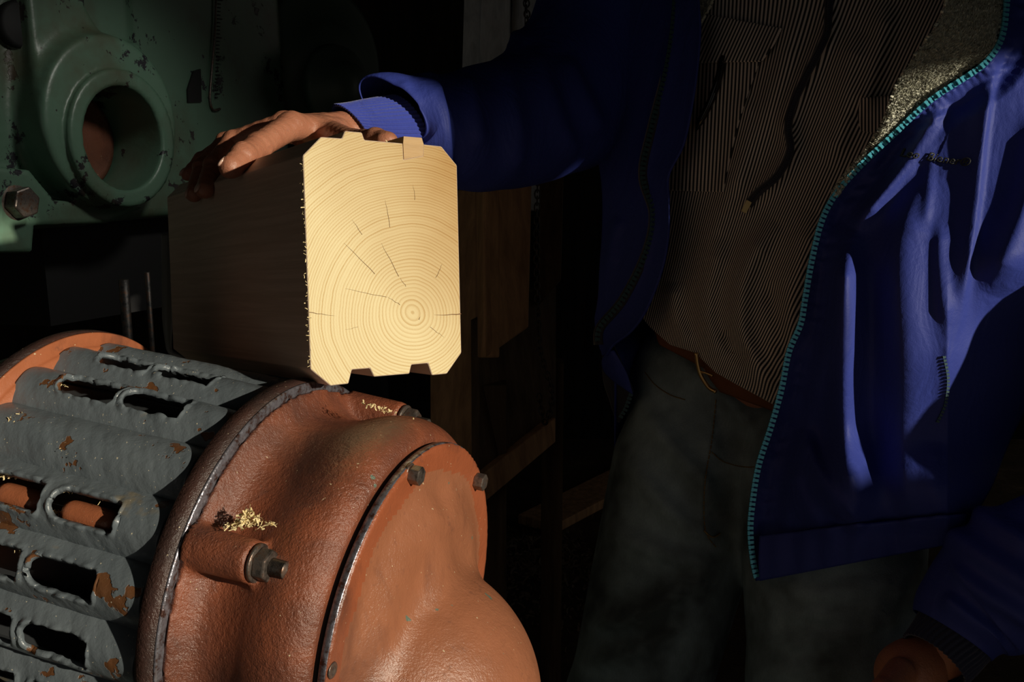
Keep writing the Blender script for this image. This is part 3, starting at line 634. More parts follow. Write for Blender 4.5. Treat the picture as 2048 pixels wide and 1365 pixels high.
# pale weathered boards up behind the elbow
rack = thing('grey_board_stack', P(1000, 60, 2.3)*np.array([1, 1, 0]), 'weathered pale grey boards standing upright behind the raised elbow', 'boards')
for i, (x0, x1, dd) in enumerate(((930, 962, 2.34), (964, 1022, 2.30), (1026, 1050, 2.33), (1054, 1092, 2.31))):
    _, V, F = board('', [(x0, -60), (x1, -60), (x1-4, 420), (x0-14, 420)], dd, .02, None, '', ''); bev(mk('plank', V, F, M['gplank'], rack, smooth=False), .003)
ch = thing('hanging_chain', P(1070, 400, 1.95), 'dark link chain hanging between the brown boards', 'chain')
cp = arcspline([(1076, 330), (1073, 480), (1075, 600), (1080, 700), (1098, 760), (1104, 800), (1090, 850), (1078, 790)], 46)
tt_ = np.linspace(0, 2*np.pi, 14, endpoint=False)
lk = None
for i in range(45):
    a, b = P(cp[i][0], cp[i][1], 1.95), P(cp[i+1][0], cp[i+1][1], 1.95); d, u, v = frame(b-a); w = u if i % 2 else v; c = (a+b)/2; L = np.linalg.norm(b-a)*.72
    pts = [c+d*L*math.cos(t)+w*.0042*math.sin(t) for t in np.r_[tt_, tt_[0]]]
    mk('link', *tube(pts, .0013, 6, False), M['chainsteel'], ch)
ch2 = thing('short_chain', P(1056, 0, 2.25), 'short dark chain in front of the pale grey boards', 'chain')
cp = arcspline([(1052, -20), (1054, 30), (1060, 60), (1057, 90), (1060, 130)], 15)
for i in range(14):
    a, b = P(cp[i][0], cp[i][1], 2.25), P(cp[i+1][0], cp[i+1][1], 2.25); d, u, v = frame(b-a); w = u if i % 2 else v; c = (a+b)/2; L = np.linalg.norm(b-a)*.72
    mk('link', *tube([c+d*L*math.cos(t)+w*.0055*math.sin(t) for t in np.r_[tt_, tt_[0]]], .0016, 6, False), M['chainsteel'], ch2)
for (x0, y0, y1, w, dd, lb) in ((247, 560, 760, .0075, 1.75, 'thickest grey rod standing behind the motor'), (294, 545, 760, .004, 1.75, 'thin grey rod in the middle, behind the motor')):
    zt = P(x0, y0, dd); zb = zt.copy(); zb[2] = 0.0
    tag(mk('iron_rod', *tube(np.linspace(zb, zt, 6), w, 12), M['chainsteel'], at=zb), lb, 'rod')
hs = arcspline([(334, 470), (335, 600), (337, 690), (344, 706), (358, 713), (371, 719)], 40)
hd = np.linspace(1.42, 1.38, 40); rr = np.interp(np.arange(40), [0, 24, 32, 39], [.0065, .0065, .0035, .0015])
tag(mk('rubber_hose', *tube(P(hs[:, 0], hs[:, 1], hd), rr, 12), mat('pale_grey_rubber', (.22, .22, .20), .5), at=P(335, 600, 1.4)), 'grey hose with bent pale tip hanging by the rear end of the timber', 'hose')
# added unseen sawn boards below the frame, bouncing warm sunlight up to the shirt
bs = thing('bounce_stack', np.array([.38, .42, 0]), 'added unseen stack of pale sawn boards that bounces light up', 'boards')
for i in range(12):
    for j in range(4): bev(mk('board', *box((.38, .42, .0), X, Y, Z, (-.42+j*.21, -.26+random.uniform(-.02, .02), i*.045+.0), (-.42+j*.21+.2, .26, i*.045+.042)), M['pale'], bs, smooth=False), .002)
# sawdust heap and scraps on the floor
def fl(px, py):
    r = Wd(ray(px, py)); s = -CAM[2]/r[2]; return CAM+r*s
c = fl(1075, 1150); r_ = rng.normal(size=(1500, 2))*.16; pos = c+np.c_[r_, .10*np.exp(-(r_**2).sum(1)/.03)*rng.uniform(0, 1, 1500)+.004]
tag(mk('shavings_heap', *flakes(pos, .018), mat('old_shavings', (.16, .11, .075), .9), at=c), 'dim heap of old shavings on the floor beside the man', 'shavings', kind='stuff')
c = fl(1215, 985); bev(tag(mk('scrap_board', *box(c, np.array([.6, .8, 0]), np.array([-.8, .6, 0]), Z, (-.4, -.07, 0), (.4, .07, .03)), M['plank'], smooth=False, at=c), 'loose brown board lying flat on the dark floor', 'board'), .003)

# ------------------------------------------------------------------ person
pxk = np.array([900, 1100, 1200, 1300, 1400, 1550, 1700, 1850, 1950, 2048, 2150, 2300.]); slk = np.array([-1.3, -1.5, -1.6, -1.45, -1.05, -.86, -.72, -.56, -.42, -.10, .7, 1.6])
gx = np.linspace(900, 2300, 281); gd_ = np.cumsum(np.interp(gx, pxk, slk)*1.27/FPX*(gx[1]-gx[0])); gd_ -= np.interp(1400, gx, gd_)
def Db(px, py):
    d = 1.36+np.interp(px, gx, gd_)
    d = d-.030*np.exp(-((py-600)/190)**2)+.05*np.clip((260-py)/260, 0, 2)**2*.6+.030*sstep(700, 900, py)
    return d
def folds(px, py, L):                        # sum of ridges; each (points, amp, width_left, width_right)
    out = np.zeros(np.shape(px)); sh_ = np.shape(px); X_, Y_ = np.ravel(px), np.ravel(py); o = np.zeros(X_.size)
    for pts, amp, wl, wr in L:
        p = arcspline(pts, max(12, 6*len(pts))); best = np.full(X_.size, 1e18); sg = np.zeros(X_.size); tpar = np.zeros(X_.size); n = len(p)-1
        for i in range(n):
            a, b = p[i, :2], p[i+1, :2]; e = b-a; wx, wy = X_-a[0], Y_-a[1]; t = np.clip((wx*e[0]+wy*e[1])/(e@e+1e-9), 0, 1); dx, dy = wx-e[0]*t, wy-e[1]*t; d2 = dx*dx+dy*dy
            m = d2 < best; best = np.where(m, d2, best); sg = np.where(m, e[0]*wy-e[1]*wx, sg); tpar = np.where(m, (i+t)/n, tpar)
        d = np.sqrt(best); w = np.where(sg > 0, wl, wr); tp = np.clip(np.minimum(tpar, 1-tpar)/.18, .12, 1)
        o += amp*tp*np.exp(-(d/w)**2)
    return o.reshape(sh_)
def sheet(Lp, Rp, nu, nv, depth, name, m, parent, th=.0015, uvf=None, edge_roll=0, label=None, bow=None):
    L = arcspline(Lp, nv); R = arcspline(Rp, nv); u = np.linspace(0, 1, nu)[None, :, None]
    G = L[:, None, :2]*(1-u)+R[:, None, :2]*u; px, py = G[..., 0], G[..., 1]
    if bow is not None: px, py = bow(px, py, u[..., 0], np.linspace(0, 1, nv)[:, None])
    d = depth(px, py, u[0, :, 0][None, :], np.linspace(0, 1, nv)[:, None])
    V = P(px, py, d).reshape(-1, 3); UVs = None
    if uvf is not None: UVs = np.stack(uvf(px, py), -1).reshape(-1, 2)
    F = gridf(nu, nv); o = mk(name, V, F, m, parent, uv=UVs, label=label)
    # outward = towards the camera
    nrm = np.zeros(3)
    for f in F[::max(1, len(F)//50)]: nrm += np.cross(V[f[1]]-V[f[0]], V[f[3]]-V[f[0]])
    if nrm@(V.mean(0)-CAM) > 0: o.data.flip_normals()
    if th: solid(o, th, -1)
    return o, (px, py, d)
man = thing('person', P(1450, 700, 1.45)*np.array([1, 1, 0]), 'person in open blue jacket, striped shirt and dark jeans resting a hand on the timber', 'person')

# --- skin: right hand in detail, with arms, trunk, neck and head as one body mesh
hand = {}
def K(px, py, d): return Wp(ray(px, py)*d)
fing = {
 'index': [(582, 252, 1.120, .0128), (517, 292, 1.075, .0114), (486, 312, 1.046, .0112), (462, 334, 1.030, .0104)],
 'middle': [(570, 250, 1.155, .0125), (466, 283, 1.165, .0100), (428, 331, 1.140, .0092), (409, 380, 1.112, .0084)],
 'ring': [(558, 256, 1.185, .0118), (452, 284, 1.215, .0095), (405, 336, 1.180, .0088), (388, 388, 1.150, .0080)],
 'little': [(548, 266, 1.215, .0105), (450, 288, 1.245, .0085), (402, 322, 1.235, .0078), (376, 349, 1.220, .0070)],
 'thumb': [(660, 272, 1.150, .0150), (705, 287, 1.060, .0120), (752, 284, .995, .0108), (773, 286, .978, .0096)]}
wr = [K(690, 272, 1.195), K(700, 275, 1.20), K(800, 268, 1.245)]
def fhand(p):
    palm = caps(p, K(690, 273, 1.195), K(610, 268, 1.155), .0235, .0150)
    palm = smin(palm, caps(p, wr[1], wr[2], .0245, .030), .01)
    for k, (x0, y0, d0) in zip(('index', 'middle', 'ring', 'little'), ((672, 262, 1.165), (675, 256, 1.185), (678, 260, 1.20), (682, 270, 1.212))):
        f = fing[k][0]; palm = smin(palm, caps(p, K(x0, y0, d0), K(*f[:3]), .0125, f[3]*.93), .009)
    palm = smin(palm, caps(p, K(668, 245, 1.17), K(590, 240, 1.13), .0035, .004), .006)      # tendon
    palm = smin(palm, caps(p, K(700, 240, 1.185), K(640, 238, 1.16), .0045, .0035), .006)
    d = palm
    for k, J in fing.items():
        f = None
        for a, b in zip(J[:-1], J[1:]):
            c = caps(p, K(*a[:3]), K(*b[:3]), a[3], b[3]); f = c if f is None else smin(f, c, .0025)
        for a in J[1:3]: f = smin(f, np.linalg.norm(p-K(*a[:3]), axis=1)-a[3]*1.06, .003)
        d = smin(d, f, .007 if k != 'thumb' else .010)
    return d+.00035*np.sin(p@np.array([310., 190, 260]))*np.sin(p@np.array([-150., 420, 90]))
pts = np.array([K(*j[:3]) for J in fing.values() for j in J]+wr); hl = snet(fhand, pts.min(0)-.03, pts.max(0)+.035, .0019, 2)
def fbody(p):
    mid = lambda x, y, d: K(x, y, d)
    d = caps(p, K(1500, 150, 1.45), K(1480, 760, 1.45), .075, .075); d = smin(d, caps(p, K(1560, 120, 1.42), K(1560, 760, 1.42), .07, .075), .05)
    d = smin(d, caps(p, K(1300, 0, 1.53), K(2150, -10, 1.27), .055, .05), .05)
    d = smin(d, caps(p, K(1570, -60, 1.43), K(1560, -260, 1.42), .055, .052), .03)
    hc_ = K(1550, -440, 1.40); d = smin(d, ell(p, hc_, (.075, .092, .115)), .02)
    d = smin(d, np.linalg.norm(p-(hc_+np.array([-.035, -.088, -.01])), axis=1)-.014, .012)
    d = smin(d, np.linalg.norm(p-(hc_+np.array([.07, .0, -.01])), axis=1)-.014, .006); d = smin(d, np.linalg.norm(p-(hc_+np.array([-.07, .0, -.01])), axis=1)-.014, .006)
    d = smin(d, caps(p, K(1300, 0, 1.53), K(1120, 220, 1.45), .045, .038), .02); d = smin(d, caps(p, K(1120, 220, 1.45), K(800, 268, 1.245), .038, .028), .02)
    d = smin(d, caps(p, K(2150, -10, 1.27), LEL, .045, .04), .02); d = smin(d, caps(p, LEL, LWR, .038, .026), .02)
    return d
LEL = K(2460, 900, 1.055); LWR = K(1880, 1310, 1.165)
bl = snet(fbody, (-.25, .65, .75), (.95, 1.85, 2.0), .011, 1)
# left hand hanging by the thigh
lf = [[K(1830+dx, 1372+dy, 1.15+dd), K(1790+dx, 1450+dy, 1.14+dd), K(1765+dx, 1500+dy, 1.13+dd), K(1755+dx, 1540+dy, 1.12+dd)] for dx, dy, dd in ((-30, -5, .0), (2, 8, .01), (32, 12, .025), (60, 8, .04))]
lth = [K(1800, 1345, 1.12), K(1765, 1385, 1.09), K(1740, 1420, 1.08)]
def flh(p):
    d = caps(p, K(1890, 1290, 1.175), K(1815, 1345, 1.155), .027, .024); d = smin(d, caps(p, K(1815, 1350, 1.155), K(1830, 1400, 1.16), .030, .028), .015)
    for J in lf:
        f = None
        for a, b, r1, r2 in zip(J[:-1], J[1:], (.0115, .010, .0092), (.010, .0092, .008)):
            c = caps(p, a, b, r1, r2); f = c if f is None else smin(f, c, .003)
        d = smin(d, f, .006)
    t = smin(caps(p, lth[0], lth[1], .014, .012), caps(p, lth[1], lth[2], .012, .0095), .003); return smin(d, t, .01)
lp = np.array([q for J in lf for q in J]+lth+[K(1890, 1290, 1.175)]); ll = snet(flh, lp.min(0)-.035, lp.max(0)+.035, .003, 2)
body_o = mk('body', *join([hl, bl, ll]), M['skin'], man)
def nail(J, nrm, sc=1.0, back=.15):
    a, b = K(*J[2][:3]), K(*J[3][:3]); d = (b-a)/np.linalg.norm(b-a); n_ = Wd(np.asarray(nrm, float)); n_ -= d*(n_@d); n_ /= np.linalg.norm(n_); s_ = np.cross(d, n_)
    c = b+d*J[3][3]*back+n_*J[3][3]*.80; V, F = ball(c, (.0072*sc, .0052*sc, .0022), np.array([d, s_, n_])); mk('fingernail', V, F, M['nail'], body_o)
nail(fing['index'], (-.75, -.55, -.28)); nail(fing['middle'], (-.55, .1, -.75), .95, .25); nail(fing['ring'], (-.8, -.1, -.3), .9); nail(fing['little'], (-.7, -.5, -.1), .8)
V, F = ball(K(1550, -455, 1.41)+np.array([0, .012, .022]), (.084, .094, .105), n=32, m=20); mk('hair', V, F, M['hair'], man)

# --- shirt
def hemy(x): return np.interp(x, [1180, 1270, 1300, 1340, 1390, 1430, 1470, 1520, 1560, 1600, 1760], [600, 618, 655, 690, 706, 745, 768, 795, 818, 835, 900])
SF = [
 ([(1655, 0), (1650, 70), (1600, 170), (1572, 240), (1580, 300), (1550, 355), (1505, 405), (1490, 440)], 0.0160, 16, 16),
 ([(1600, 0), (1560, 150), (1500, 300), (1440, 430), (1400, 560)], 0.0112, 26, 26),
 ([(1640, 420), (1600, 520), (1570, 640), (1560, 760)], 0.0160, 30, 30),
 ([(1560, 440), (1500, 520), (1480, 600), (1490, 690), (1550, 790)], 0.0208, 24, 22),
 ([(1450, 470), (1420, 560), (1415, 640), (1440, 720)], 0.0144, 24, 20),
 ([(1345, 560), (1350, 630), (1380, 700)], 0.0128, 18, 16),
 ([(1730, 60), (1700, 130), (1680, 260), (1640, 330)], 0.0144, 30, 26),
 ([(1780, 0), (1750, 120), (1720, 240)], 0.0128, 28, 22),
 ([(1540, 560), (1560, 660), (1575, 740)], -0.0144, 20, 20), ([(1450, 660), (1470, 700), (1500, 720)], -0.0128, 14, 14),
 ([(1500, 180), (1480, 300), (1470, 400)], 0.0080, 30, 20)]
def sdep(px, py, u=0, v=0): return Db(px, py)-folds(px, py, SF)+.008
def stripe_uv(px, py):
    al = .06+.40*sstep(1440, 1820, px+.40*py); base = px+al*(py-100)+folds(px, py, SF)*640
    return base/7.4, py/4.0
def shirt_bow(px, py, u, v): y1 = hemy(px); return px, -170+(y1+170)*v+0*u
o_sh, _ = sheet([(1255, -170), (1245, 850)], [(1985, -170), (1640, 850)], 260, 280, lambda px, py, u, v: sdep(px, py)-.004*sstep(.93, 1, v), 'striped_shirt', M['stripe'], man, .0012, stripe_uv, bow=shirt_bow)
# pocket and flap
def pdep(off): return lambda px, py, u, v: sdep(px, py)-off
def puv(px, py): return (px+.05*(py-100)+folds(px, py, SF)*300)/7.4, py/4.
sheet([(1330, 120), (1310, 240), (1300, 380)], [(1520, 118), (1475, 250), (1445, 384)], 60, 70, lambda px, py, u, v: sdep(px, py)-.004-.005*np.exp(-((u-.6)/.25)**2), 'chest_pocket', M['stripe'], man, .0015, puv)
sheet([(1370, 20), (1370, 70), (1376, 126)], [(1562, 56), (1545, 90), (1522, 122)], 60, 36, lambda px, py, u, v: sdep(px, py)-.007-.009*v+.002*np.sin(u*9), 'pocket_flap', M['stripe'], man, .0018, lambda px, py: ((px+.45*(py-60))/7.0, py/4.))
sheet([(1722, 196), (1716, 235), (1722, 262)], [(1790, 190), (1780, 235), (1760, 268)], 16, 16, lambda px, py, u, v: sdep(px, py)-.008, 'right_pocket_corner', M['stripe'], man, .002, lambda px, py: (px/7.0, py/4.))
# shirt zip and tape
zp = arcspline([(1658, -20), (1656, 40), (1650, 75), (1608, 160), (1584, 215), (1576, 260), (1580, 300), (1556, 350), (1515, 385), (1496, 412)], 60)
def ribbon(pts, w, depf, name, m, parent, lift, th=.001):
    pts = np.asarray(pts); T = np.gradient(pts, axis=0); T /= np.linalg.norm(T, axis=1)[:, None]; Nn = np.stack([-T[:, 1], T[:, 0]], 1); A_ = pts[:, None]+Nn[:, None]*np.linspace(-w/2, w/2, 5)[None, :, None]
    d = depf(A_[..., 0], A_[..., 1])-lift; V = P(A_[..., 0], A_[..., 1], d).reshape(-1, 3); F = gridf(5, len(pts)); n_ = np.cross(V[F[5][1]]-V[F[5][0]], V[F[5][3]]-V[F[5][0]])
    o = mk(name, V, F if n_@FW < 0 else F[:, ::-1], m, parent); solid(o, th); return o
ribbon(zp, 17, sdep, 'shirt_zip_tape', M['tape'], man, .004)
def teeth(pts, w, gap, depf, m, name, parent, lift, hgt=.0022, pull=None):
    s = np.r_[0, np.cumsum(np.linalg.norm(np.diff(pts, axis=0), axis=1))]; n = int(s[-1]/gap); t = np.arange(n)*gap; q = np.stack([np.interp(t, s, pts[:, k]) for k in (0, 1)], 1)
    T = np.gradient(q, axis=0); T /= np.linalg.norm(T, axis=1)[:, None]; out = []
    for (x, y), tg in zip(q, T):
        nn = np.array([-tg[1], tg[0]]); d = float(depf(np.array([x]), np.array([y]))[0])-lift; c = P(x, y, d); sc = d/FPX
        eu = Wd(np.array([nn[0], nn[1], 0.])); ev = Wd(np.array([tg[0], tg[1], 0.]))
        out.append(box(c, eu, ev, -FW, (-w*.5*sc, -gap*.30*sc, 0), (w*.5*sc, gap*.30*sc, hgt)))
        out.append(box(c, eu, ev, -FW, (w*.15*sc, -gap*.42*sc, 0), (w*.5*sc, gap*.42*sc, hgt*1.25)))
    o = mk(name, *join(out), m, parent, smooth=False, kind='stuff'); return o
teeth(zp, 5, 4.5, sdep, M['tape'], 'shirt_zip_teeth', man, .0052, .0012)
zpull = K(1494, 410, float(sdep(np.array([1494.]), np.array([410.]))[0])-.008); mk('zip_pull', *box(zpull, Wd(np.array([.9, .45, 0])), Wd(np.array([-.45, .9, 0])), -FW, (-.003, -.004, 0), (.003, .009, .003)), M['brass'], man, smooth=False)

# --- left front of the jacket (right in the picture)
ZL = [(2018, -170), (2016, -40), (2014, 20), (2004, 80), (1975, 125), (1935, 155), (1862, 203), (1792, 268), (1722, 334), (1672, 392), (1645, 445), (1626, 520), (1612, 600), (1603, 650), (1580, 705), (1565, 780), (1545, 852), (1520, 930), (1508, 1000), (1503, 1060), (1508, 1120), (1517, 1162)]
ZRt = [(2260, -170), (2260, -40), (2260, 40), (2260, 130), (2260, 200), (2260, 260), (2255, 320), (2250, 390), (2245, 450), (2235, 520), (2220, 590), (2195, 640), (2160, 690), (2110, 740), (2070, 790), (2040, 840), (2020, 880), (2000, 930), (1985, 970), (1965, 1005), (1950, 1030), (1935, 1052)]
JF = [
 ([(1700, 440), (1684, 500), (1686, 600), (1684, 760), (1688, 880), (1698, 960), (1735, 1060)], .037, 30, 34),
 ([(1868, 330), (1845, 380), (1815, 440), (1800, 500), (1800, 600), (1806, 720), (1806, 860), (1815, 980), (1845, 1070)], .020, 30, 56),
 ([(2010, 20), (1985, 150), (1968, 260), (1956, 380), (1940, 500), (1922, 620), (1906, 700)], .008, 26, 10),
 ([(2090, 200), (2070, 330), (2052, 420), (2010, 520), (1985, 600)], .017, 30, 50),
 ([(1900, 195), (1840, 280), (1785, 355), (1735, 420), (1700, 462)], .019, 18, 22),
 ([(1770, 300), (1730, 365), (1690, 430)], .004, 12, 14),
 ([(1885, 440), (1880, 500), (1884, 580), (1892, 660)], .006, 14, 20),
 ([(1860, 300), (1858, 380), (1850, 450)], .003, 12, 12),
 ([(1745, 520), (1745, 700), (1745, 860), (1770, 1020)], -.006, 22, 22),
 ([(1602, 850), (1630, 930), (1680, 1010), (1740, 1060)], .020, 24, 20),
 ([(1590, 920), (1600, 990), (1640, 1050), (1690, 1080)], .008, 20, 16),
 ([(1875, 880), (1868, 960), (1885, 1050)], .006, 26, 24),
 ([(1655, 620), (1640, 720), (1625, 820)], .006, 16, 16)]
def jdep0(px, py):
    d = Db(px, py)-.022-folds(px, py, JF)-.020*sstep(840, 960, py)*sstep(1800, 1700, px)
    d = d+.014*sstep(1020, 1075, py)*sstep(1480, 1600, px)-.024*sstep(1560, 1660, px)*np.exp(-((py-985)/70)**2)   # blouson over the hem band
    d = d+.00055*np.clip(px-1895, 0, 400)*sstep(500, 680, py)
    return d
_zl = arcspline(ZL, 200)
def zdist(px, py):
    X_, Y_ = np.ravel(px), np.ravel(py); b = np.full(X_.size, 1e18)
    for i in range(0, 200, 2): b = np.minimum(b, (X_-_zl[i, 0])**2+(Y_-_zl[i, 1])**2)
    return np.sqrt(b).reshape(np.shape(px))
def jdep(px, py):
    z = zdist(px, py); return jdep0(px, py)+.010*sstep(0, 30, z)*(1-sstep(40, 75, z))-.004*np.exp(-(z/12)**2)+.0016*np.sin(py*.16+np.sin(py*.05)*2)*np.exp(-((z-28)/12)**2)
jl, _ = sheet(ZL, ZRt, 250, 330, lambda px, py, u, v: jdep(px, py), 'jacket_left_front', M['blue'], man, .0018)
hem, _ = sheet([(1519, 1072), (1517, 1120), (1519, 1163)], [(1935, 1030), (1930, 1060), (1925, 1085)], 90, 18, lambda px, py, u, v: jdep0(px, py)-.012-.004*np.sin(v*3.14)+.0012*np.sin(px*.12), 'hem_band', M['blue'], man, .003)
ribbon(_zl[:, :2], 12, jdep, 'jacket_zip_tape', M['blue'], man, .001, .001)
teeth(_zl[:, :2]+np.array([-3, -1]), 12, 9.6, jdep, M['zip'], 'jacket_zip_teeth', man, .0025, .0026)
# fleece collar facing turned out along the zip
def flc(px, py, u, v): return jdep0(px, py)-.004-.026*(1-u)*sstep(330, 200, py)+.0014*rng.normal(size=np.shape(px))*1.0
sheet([(1915, -170), (1905, -40), (1880, 40), (1840, 100), (1800, 160), (1770, 240), (1735, 300), (1700, 350), (1672, 392)], [(2008, -170), (2006, -40), (2000, 40), (1978, 106), (1926, 146), (1853, 194), (1783, 259), (1713, 325), (1666, 386)], 150, 260, flc, 'fleece_collar', M['fleece'], man, .003)
sheet([(1385, -40), (1388, 10), (1392, 50)], [(1440, -40), (1425, 0), (1400, 45)], 40, 50, lambda px, py, u, v: Db(px, py)-.004+.001*rng.normal(size=np.shape(px)), 'fleece_collar_edge', M['fleece'], man, .003)
# side pocket zip
spz = arcspline([(1888, 715), (1896, 760), (1890, 810), (1872, 850)], 30); teeth(spz, 6, 7, jdep, M['zip_dark'], 'pocket_zip', man, .0005, .0012)
# embroidery
fc = bpy.data.curves.new('embroidery_text', 'FONT'); fc.body = 'Leo  Biener®'; fc.size = 1; fc.shear = .35; fc.resolution_u = 3; fc.offset = .012
fo = bpy.data.objects.new('tmp_text', fc); C.objects.link(fo); bpy.context.view_layer.update(); dg = bpy.context.evaluated_depsgraph_get(); tm = bpy.data.meshes.new_from_object(fo.evaluated_get(dg))
co = np.zeros(len(tm.vertices)*3); tm.vertices.foreach_get('co', co); co = co.reshape(-1, 3); ff = [list(p.vertices) for p in tm.polygons]
bpy.data.objects.remove(fo); w_ = co[:, 0].max(); tx = co[:, 0]/w_; px_ = 1798+tx*142+co[:, 1]*3; py_ = 312+tx*22-co[:, 1]*24
V = P(px_, py_, jdep(px_, py_)-.0022); eo = mk('embroidery', V, ff, M['thread'], jl); solid(eo, .0008, 0)

# --- right front of the jacket (dark, left in the picture)
RI = [(1400, -170), (1396, -40), (1396, 0), (1399, 60), (1393, 140), (1381, 220), (1365, 290), (1336, 350), (1336, 400), (1335, 470), (1322, 540), (1292, 618), (1262, 662), (1226, 690), (1212, 712)]
RL = [(1085, -170), (1085, -40), (1090, 0), (1110, 60), (1140, 140), (1170, 220), (1190, 290), (1202, 350), (1206, 400), (1205, 470), (1200, 540), (1197, 600), (1190, 640), (1194, 670), (1204, 712)]
RF = [([(1352, -20), (1345, 60), (1330, 150), (1302, 260), (1285, 350), (1305, 430), (1290, 510), (1245, 600), (1205, 655)], .006, 14, 14), ([(1330, 60), (1290, 300)], -.004, 18, 18), ([(1240, 430), (1222, 480), (1218, 540)], .008, 14, 14)]
_ri = arcspline(RI, 160)
def rdep(px, py): return Db(px, py)-.034-folds(px, py, RF)
def rdep2(px, py, u, v): return rdep(px, py)-.014*u**6
sheet(RL, RI, 120, 220, rdep2, 'jacket_right_front', M['blue'], man, .002)
ribbon(_ri[:, :2], 3.2, lambda a, b: rdep(a, b)-.014, 'jacket_edge_seam', M['blue'], man, .003, .002)
rz = arcspline([(1352, -30), (1345, 60), (1330, 150), (1302, 260), (1285, 350), (1306, 430), (1290, 510), (1245, 600), (1200, 655), (1196, 690)], 120)[:, :2]
ribbon(rz, 18, rdep, 'right_zip_tape', M['tape'], man, .002); teeth(rz, 11, 9.6, rdep, M['zip_dark'], 'right_zip_teeth', man, .0035, .0024)
# turned-out lower corner: dark tail and lit blue lining tip
sheet([(1204, 706), (1206, 760), (1218, 800), (1231, 842)], [(1226, 690), (1262, 775), (1262, 790), (1238, 846)], 30, 50, lambda px, py, u, v: rdep(px, py)+.010, 'jacket_tail', M['tape'], man, .002)
sheet([(1212, 706), (1203, 722), (1208, 745), (1232, 768)], [(1228, 700), (1240, 722), (1254, 750), (1266, 790)], 24, 30, lambda px, py, u, v: rdep(px, py)-.008-.006*np.sin(u*3.1), 'turned_lining', M['blue'], man, .0015)
teeth(arcspline([(1261, 790), (1250, 820), (1236, 842)], 20)[:, :2], 9, 8, rdep, M['zip_dark'], 'tail_zip', man, .002)

# --- sleeves
def sleeve(cs, name, m, FL, nr=140, nn=72, shear0=0., sheark=40., lumps=0., ns=0):
    c = arcspline([(*q[:2], q[2], q[3]) for q in cs], nr) if False else spline(cs, nr); ctr = P(c[:, 0], c[:, 1], c[:, 2]); T = np.gradient(ctr, axis=0); T /= np.linalg.norm(T, axis=1)[:, None]
    t = np.linspace(0, 2*np.pi, nn, endpoint=False); V = []
    for i in range(nr):
        u = UP-T[i]*(UP@T[i]); u /= np.linalg.norm(u); v = np.cross(T[i], u); r = c[i, 3]; rv = r*(1+0*t)
        if ns: rv = r+lumps*np.cos(t*ns)
        R_ = rv[:, None]*(np.cos(t)[:, None]*u+np.sin(t)[:, None]*v); sk = shear0*math.exp(-i/nr*sheark/8)
        V.append(ctr[i]+R_-RX*sk*(R_@UP)[:, None])
    V = np.concatenate(V); Rd = V-np.repeat(ctr, nn, 0); Rd /= np.linalg.norm(Rd, axis=1)[:, None]
    if FL:
        x, y, z = proj(V); f = folds(x, y, FL); V = V+Rd*f[:, None]+Rd*(vnoise(V, 9, 11)*.002)[:, None]
    F = gridf(nn, nr, True); o = mk(name, V, F[:, ::-1] if False else F, m, man); 
    return o
AF = [([(856, 140), (868, 190), (881, 240), (890, 320), (893, 390)], .011, 26, 11), ([(930, 140), (945, 220), (960, 300)], .006, 16, 18), ([(1000, 110), (1020, 200), (1030, 280), (1020, 360)], .008, 20, 20), ([(1060, 90), (1090, 180), (1120, 260), (1160, 330)], .010, 22, 22), ([(1120, 110), (1160, 200), (1200, 280)], .010, 24, 24), ([(800, 160), (815, 190), (838, 220)], .003, 14, 14), ([(1000, 90), (1030, 75), (1055, 100)], .010, 18, 18)]
sleeve([(782, 216, 1.205, .0325), (800, 222, 1.215, .042), (835, 244, 1.235, .050), (900, 262, 1.27, .059), (980, 255, 1.33, .069), (1060, 236, 1.41, .078), (1140, 185, 1.49, .093), (1215, 90, 1.55, .104), (1270, -60, 1.58, .114)], 'right_sleeve', M['blue'], AF, 160, 80, .80, 45)
solid(bpy.data.objects['right_sleeve'], .002, -1)
sleeve([(702, 252, 1.190, .0215), (735, 257, 1.200, .0262), (770, 258, 1.21, .030), (815, 256, 1.225, .033)], 'right_cuff', M['blue_knit'], None, 60, 288, .80, 6, .0007, 48); solid(bpy.data.objects['right_cuff'], .0018, -1)
LF = [([(1880, 1060), (1960, 1110), (2048, 1160), (2120, 1200)], .014, 26, 26), ([(1890, 1130), (1960, 1180), (2030, 1220), (2100, 1260)], .014, 22, 22), ([(1940, 1020), (2000, 1060), (2080, 1100)], .012, 24, 24), ([(1880, 1190), (1940, 1240), (2010, 1290)], .010, 20, 20)]
sleeve([(1905, 1272, 1.150, .040), (1930, 1235, 1.152, .050), (1975, 1200, 1.150, .060), (2060, 1150, 1.130, .066), (2190, 1100, 1.10, .068), (2360, 1020, 1.06, .070), (2470, 850, 1.04, .078), (2440, 600, 1.07, .088), (2350, 250, 1.18, .084), (2210, -20, 1.26, .09)], 'left_sleeve', M['blue'], LF, 150, 72); solid(bpy.data.objects['left_sleeve'], .002, -1)
sleeve([(1868, 1322, 1.140, .0345), (1890, 1296, 1.145, .036), (1915, 1262, 1.155, .038)], 'left_cuff', M['navy_knit'], None, 40, 240, 0, 8, .0009, 40); solid(bpy.data.objects['left_cuff'], .0018, -1)
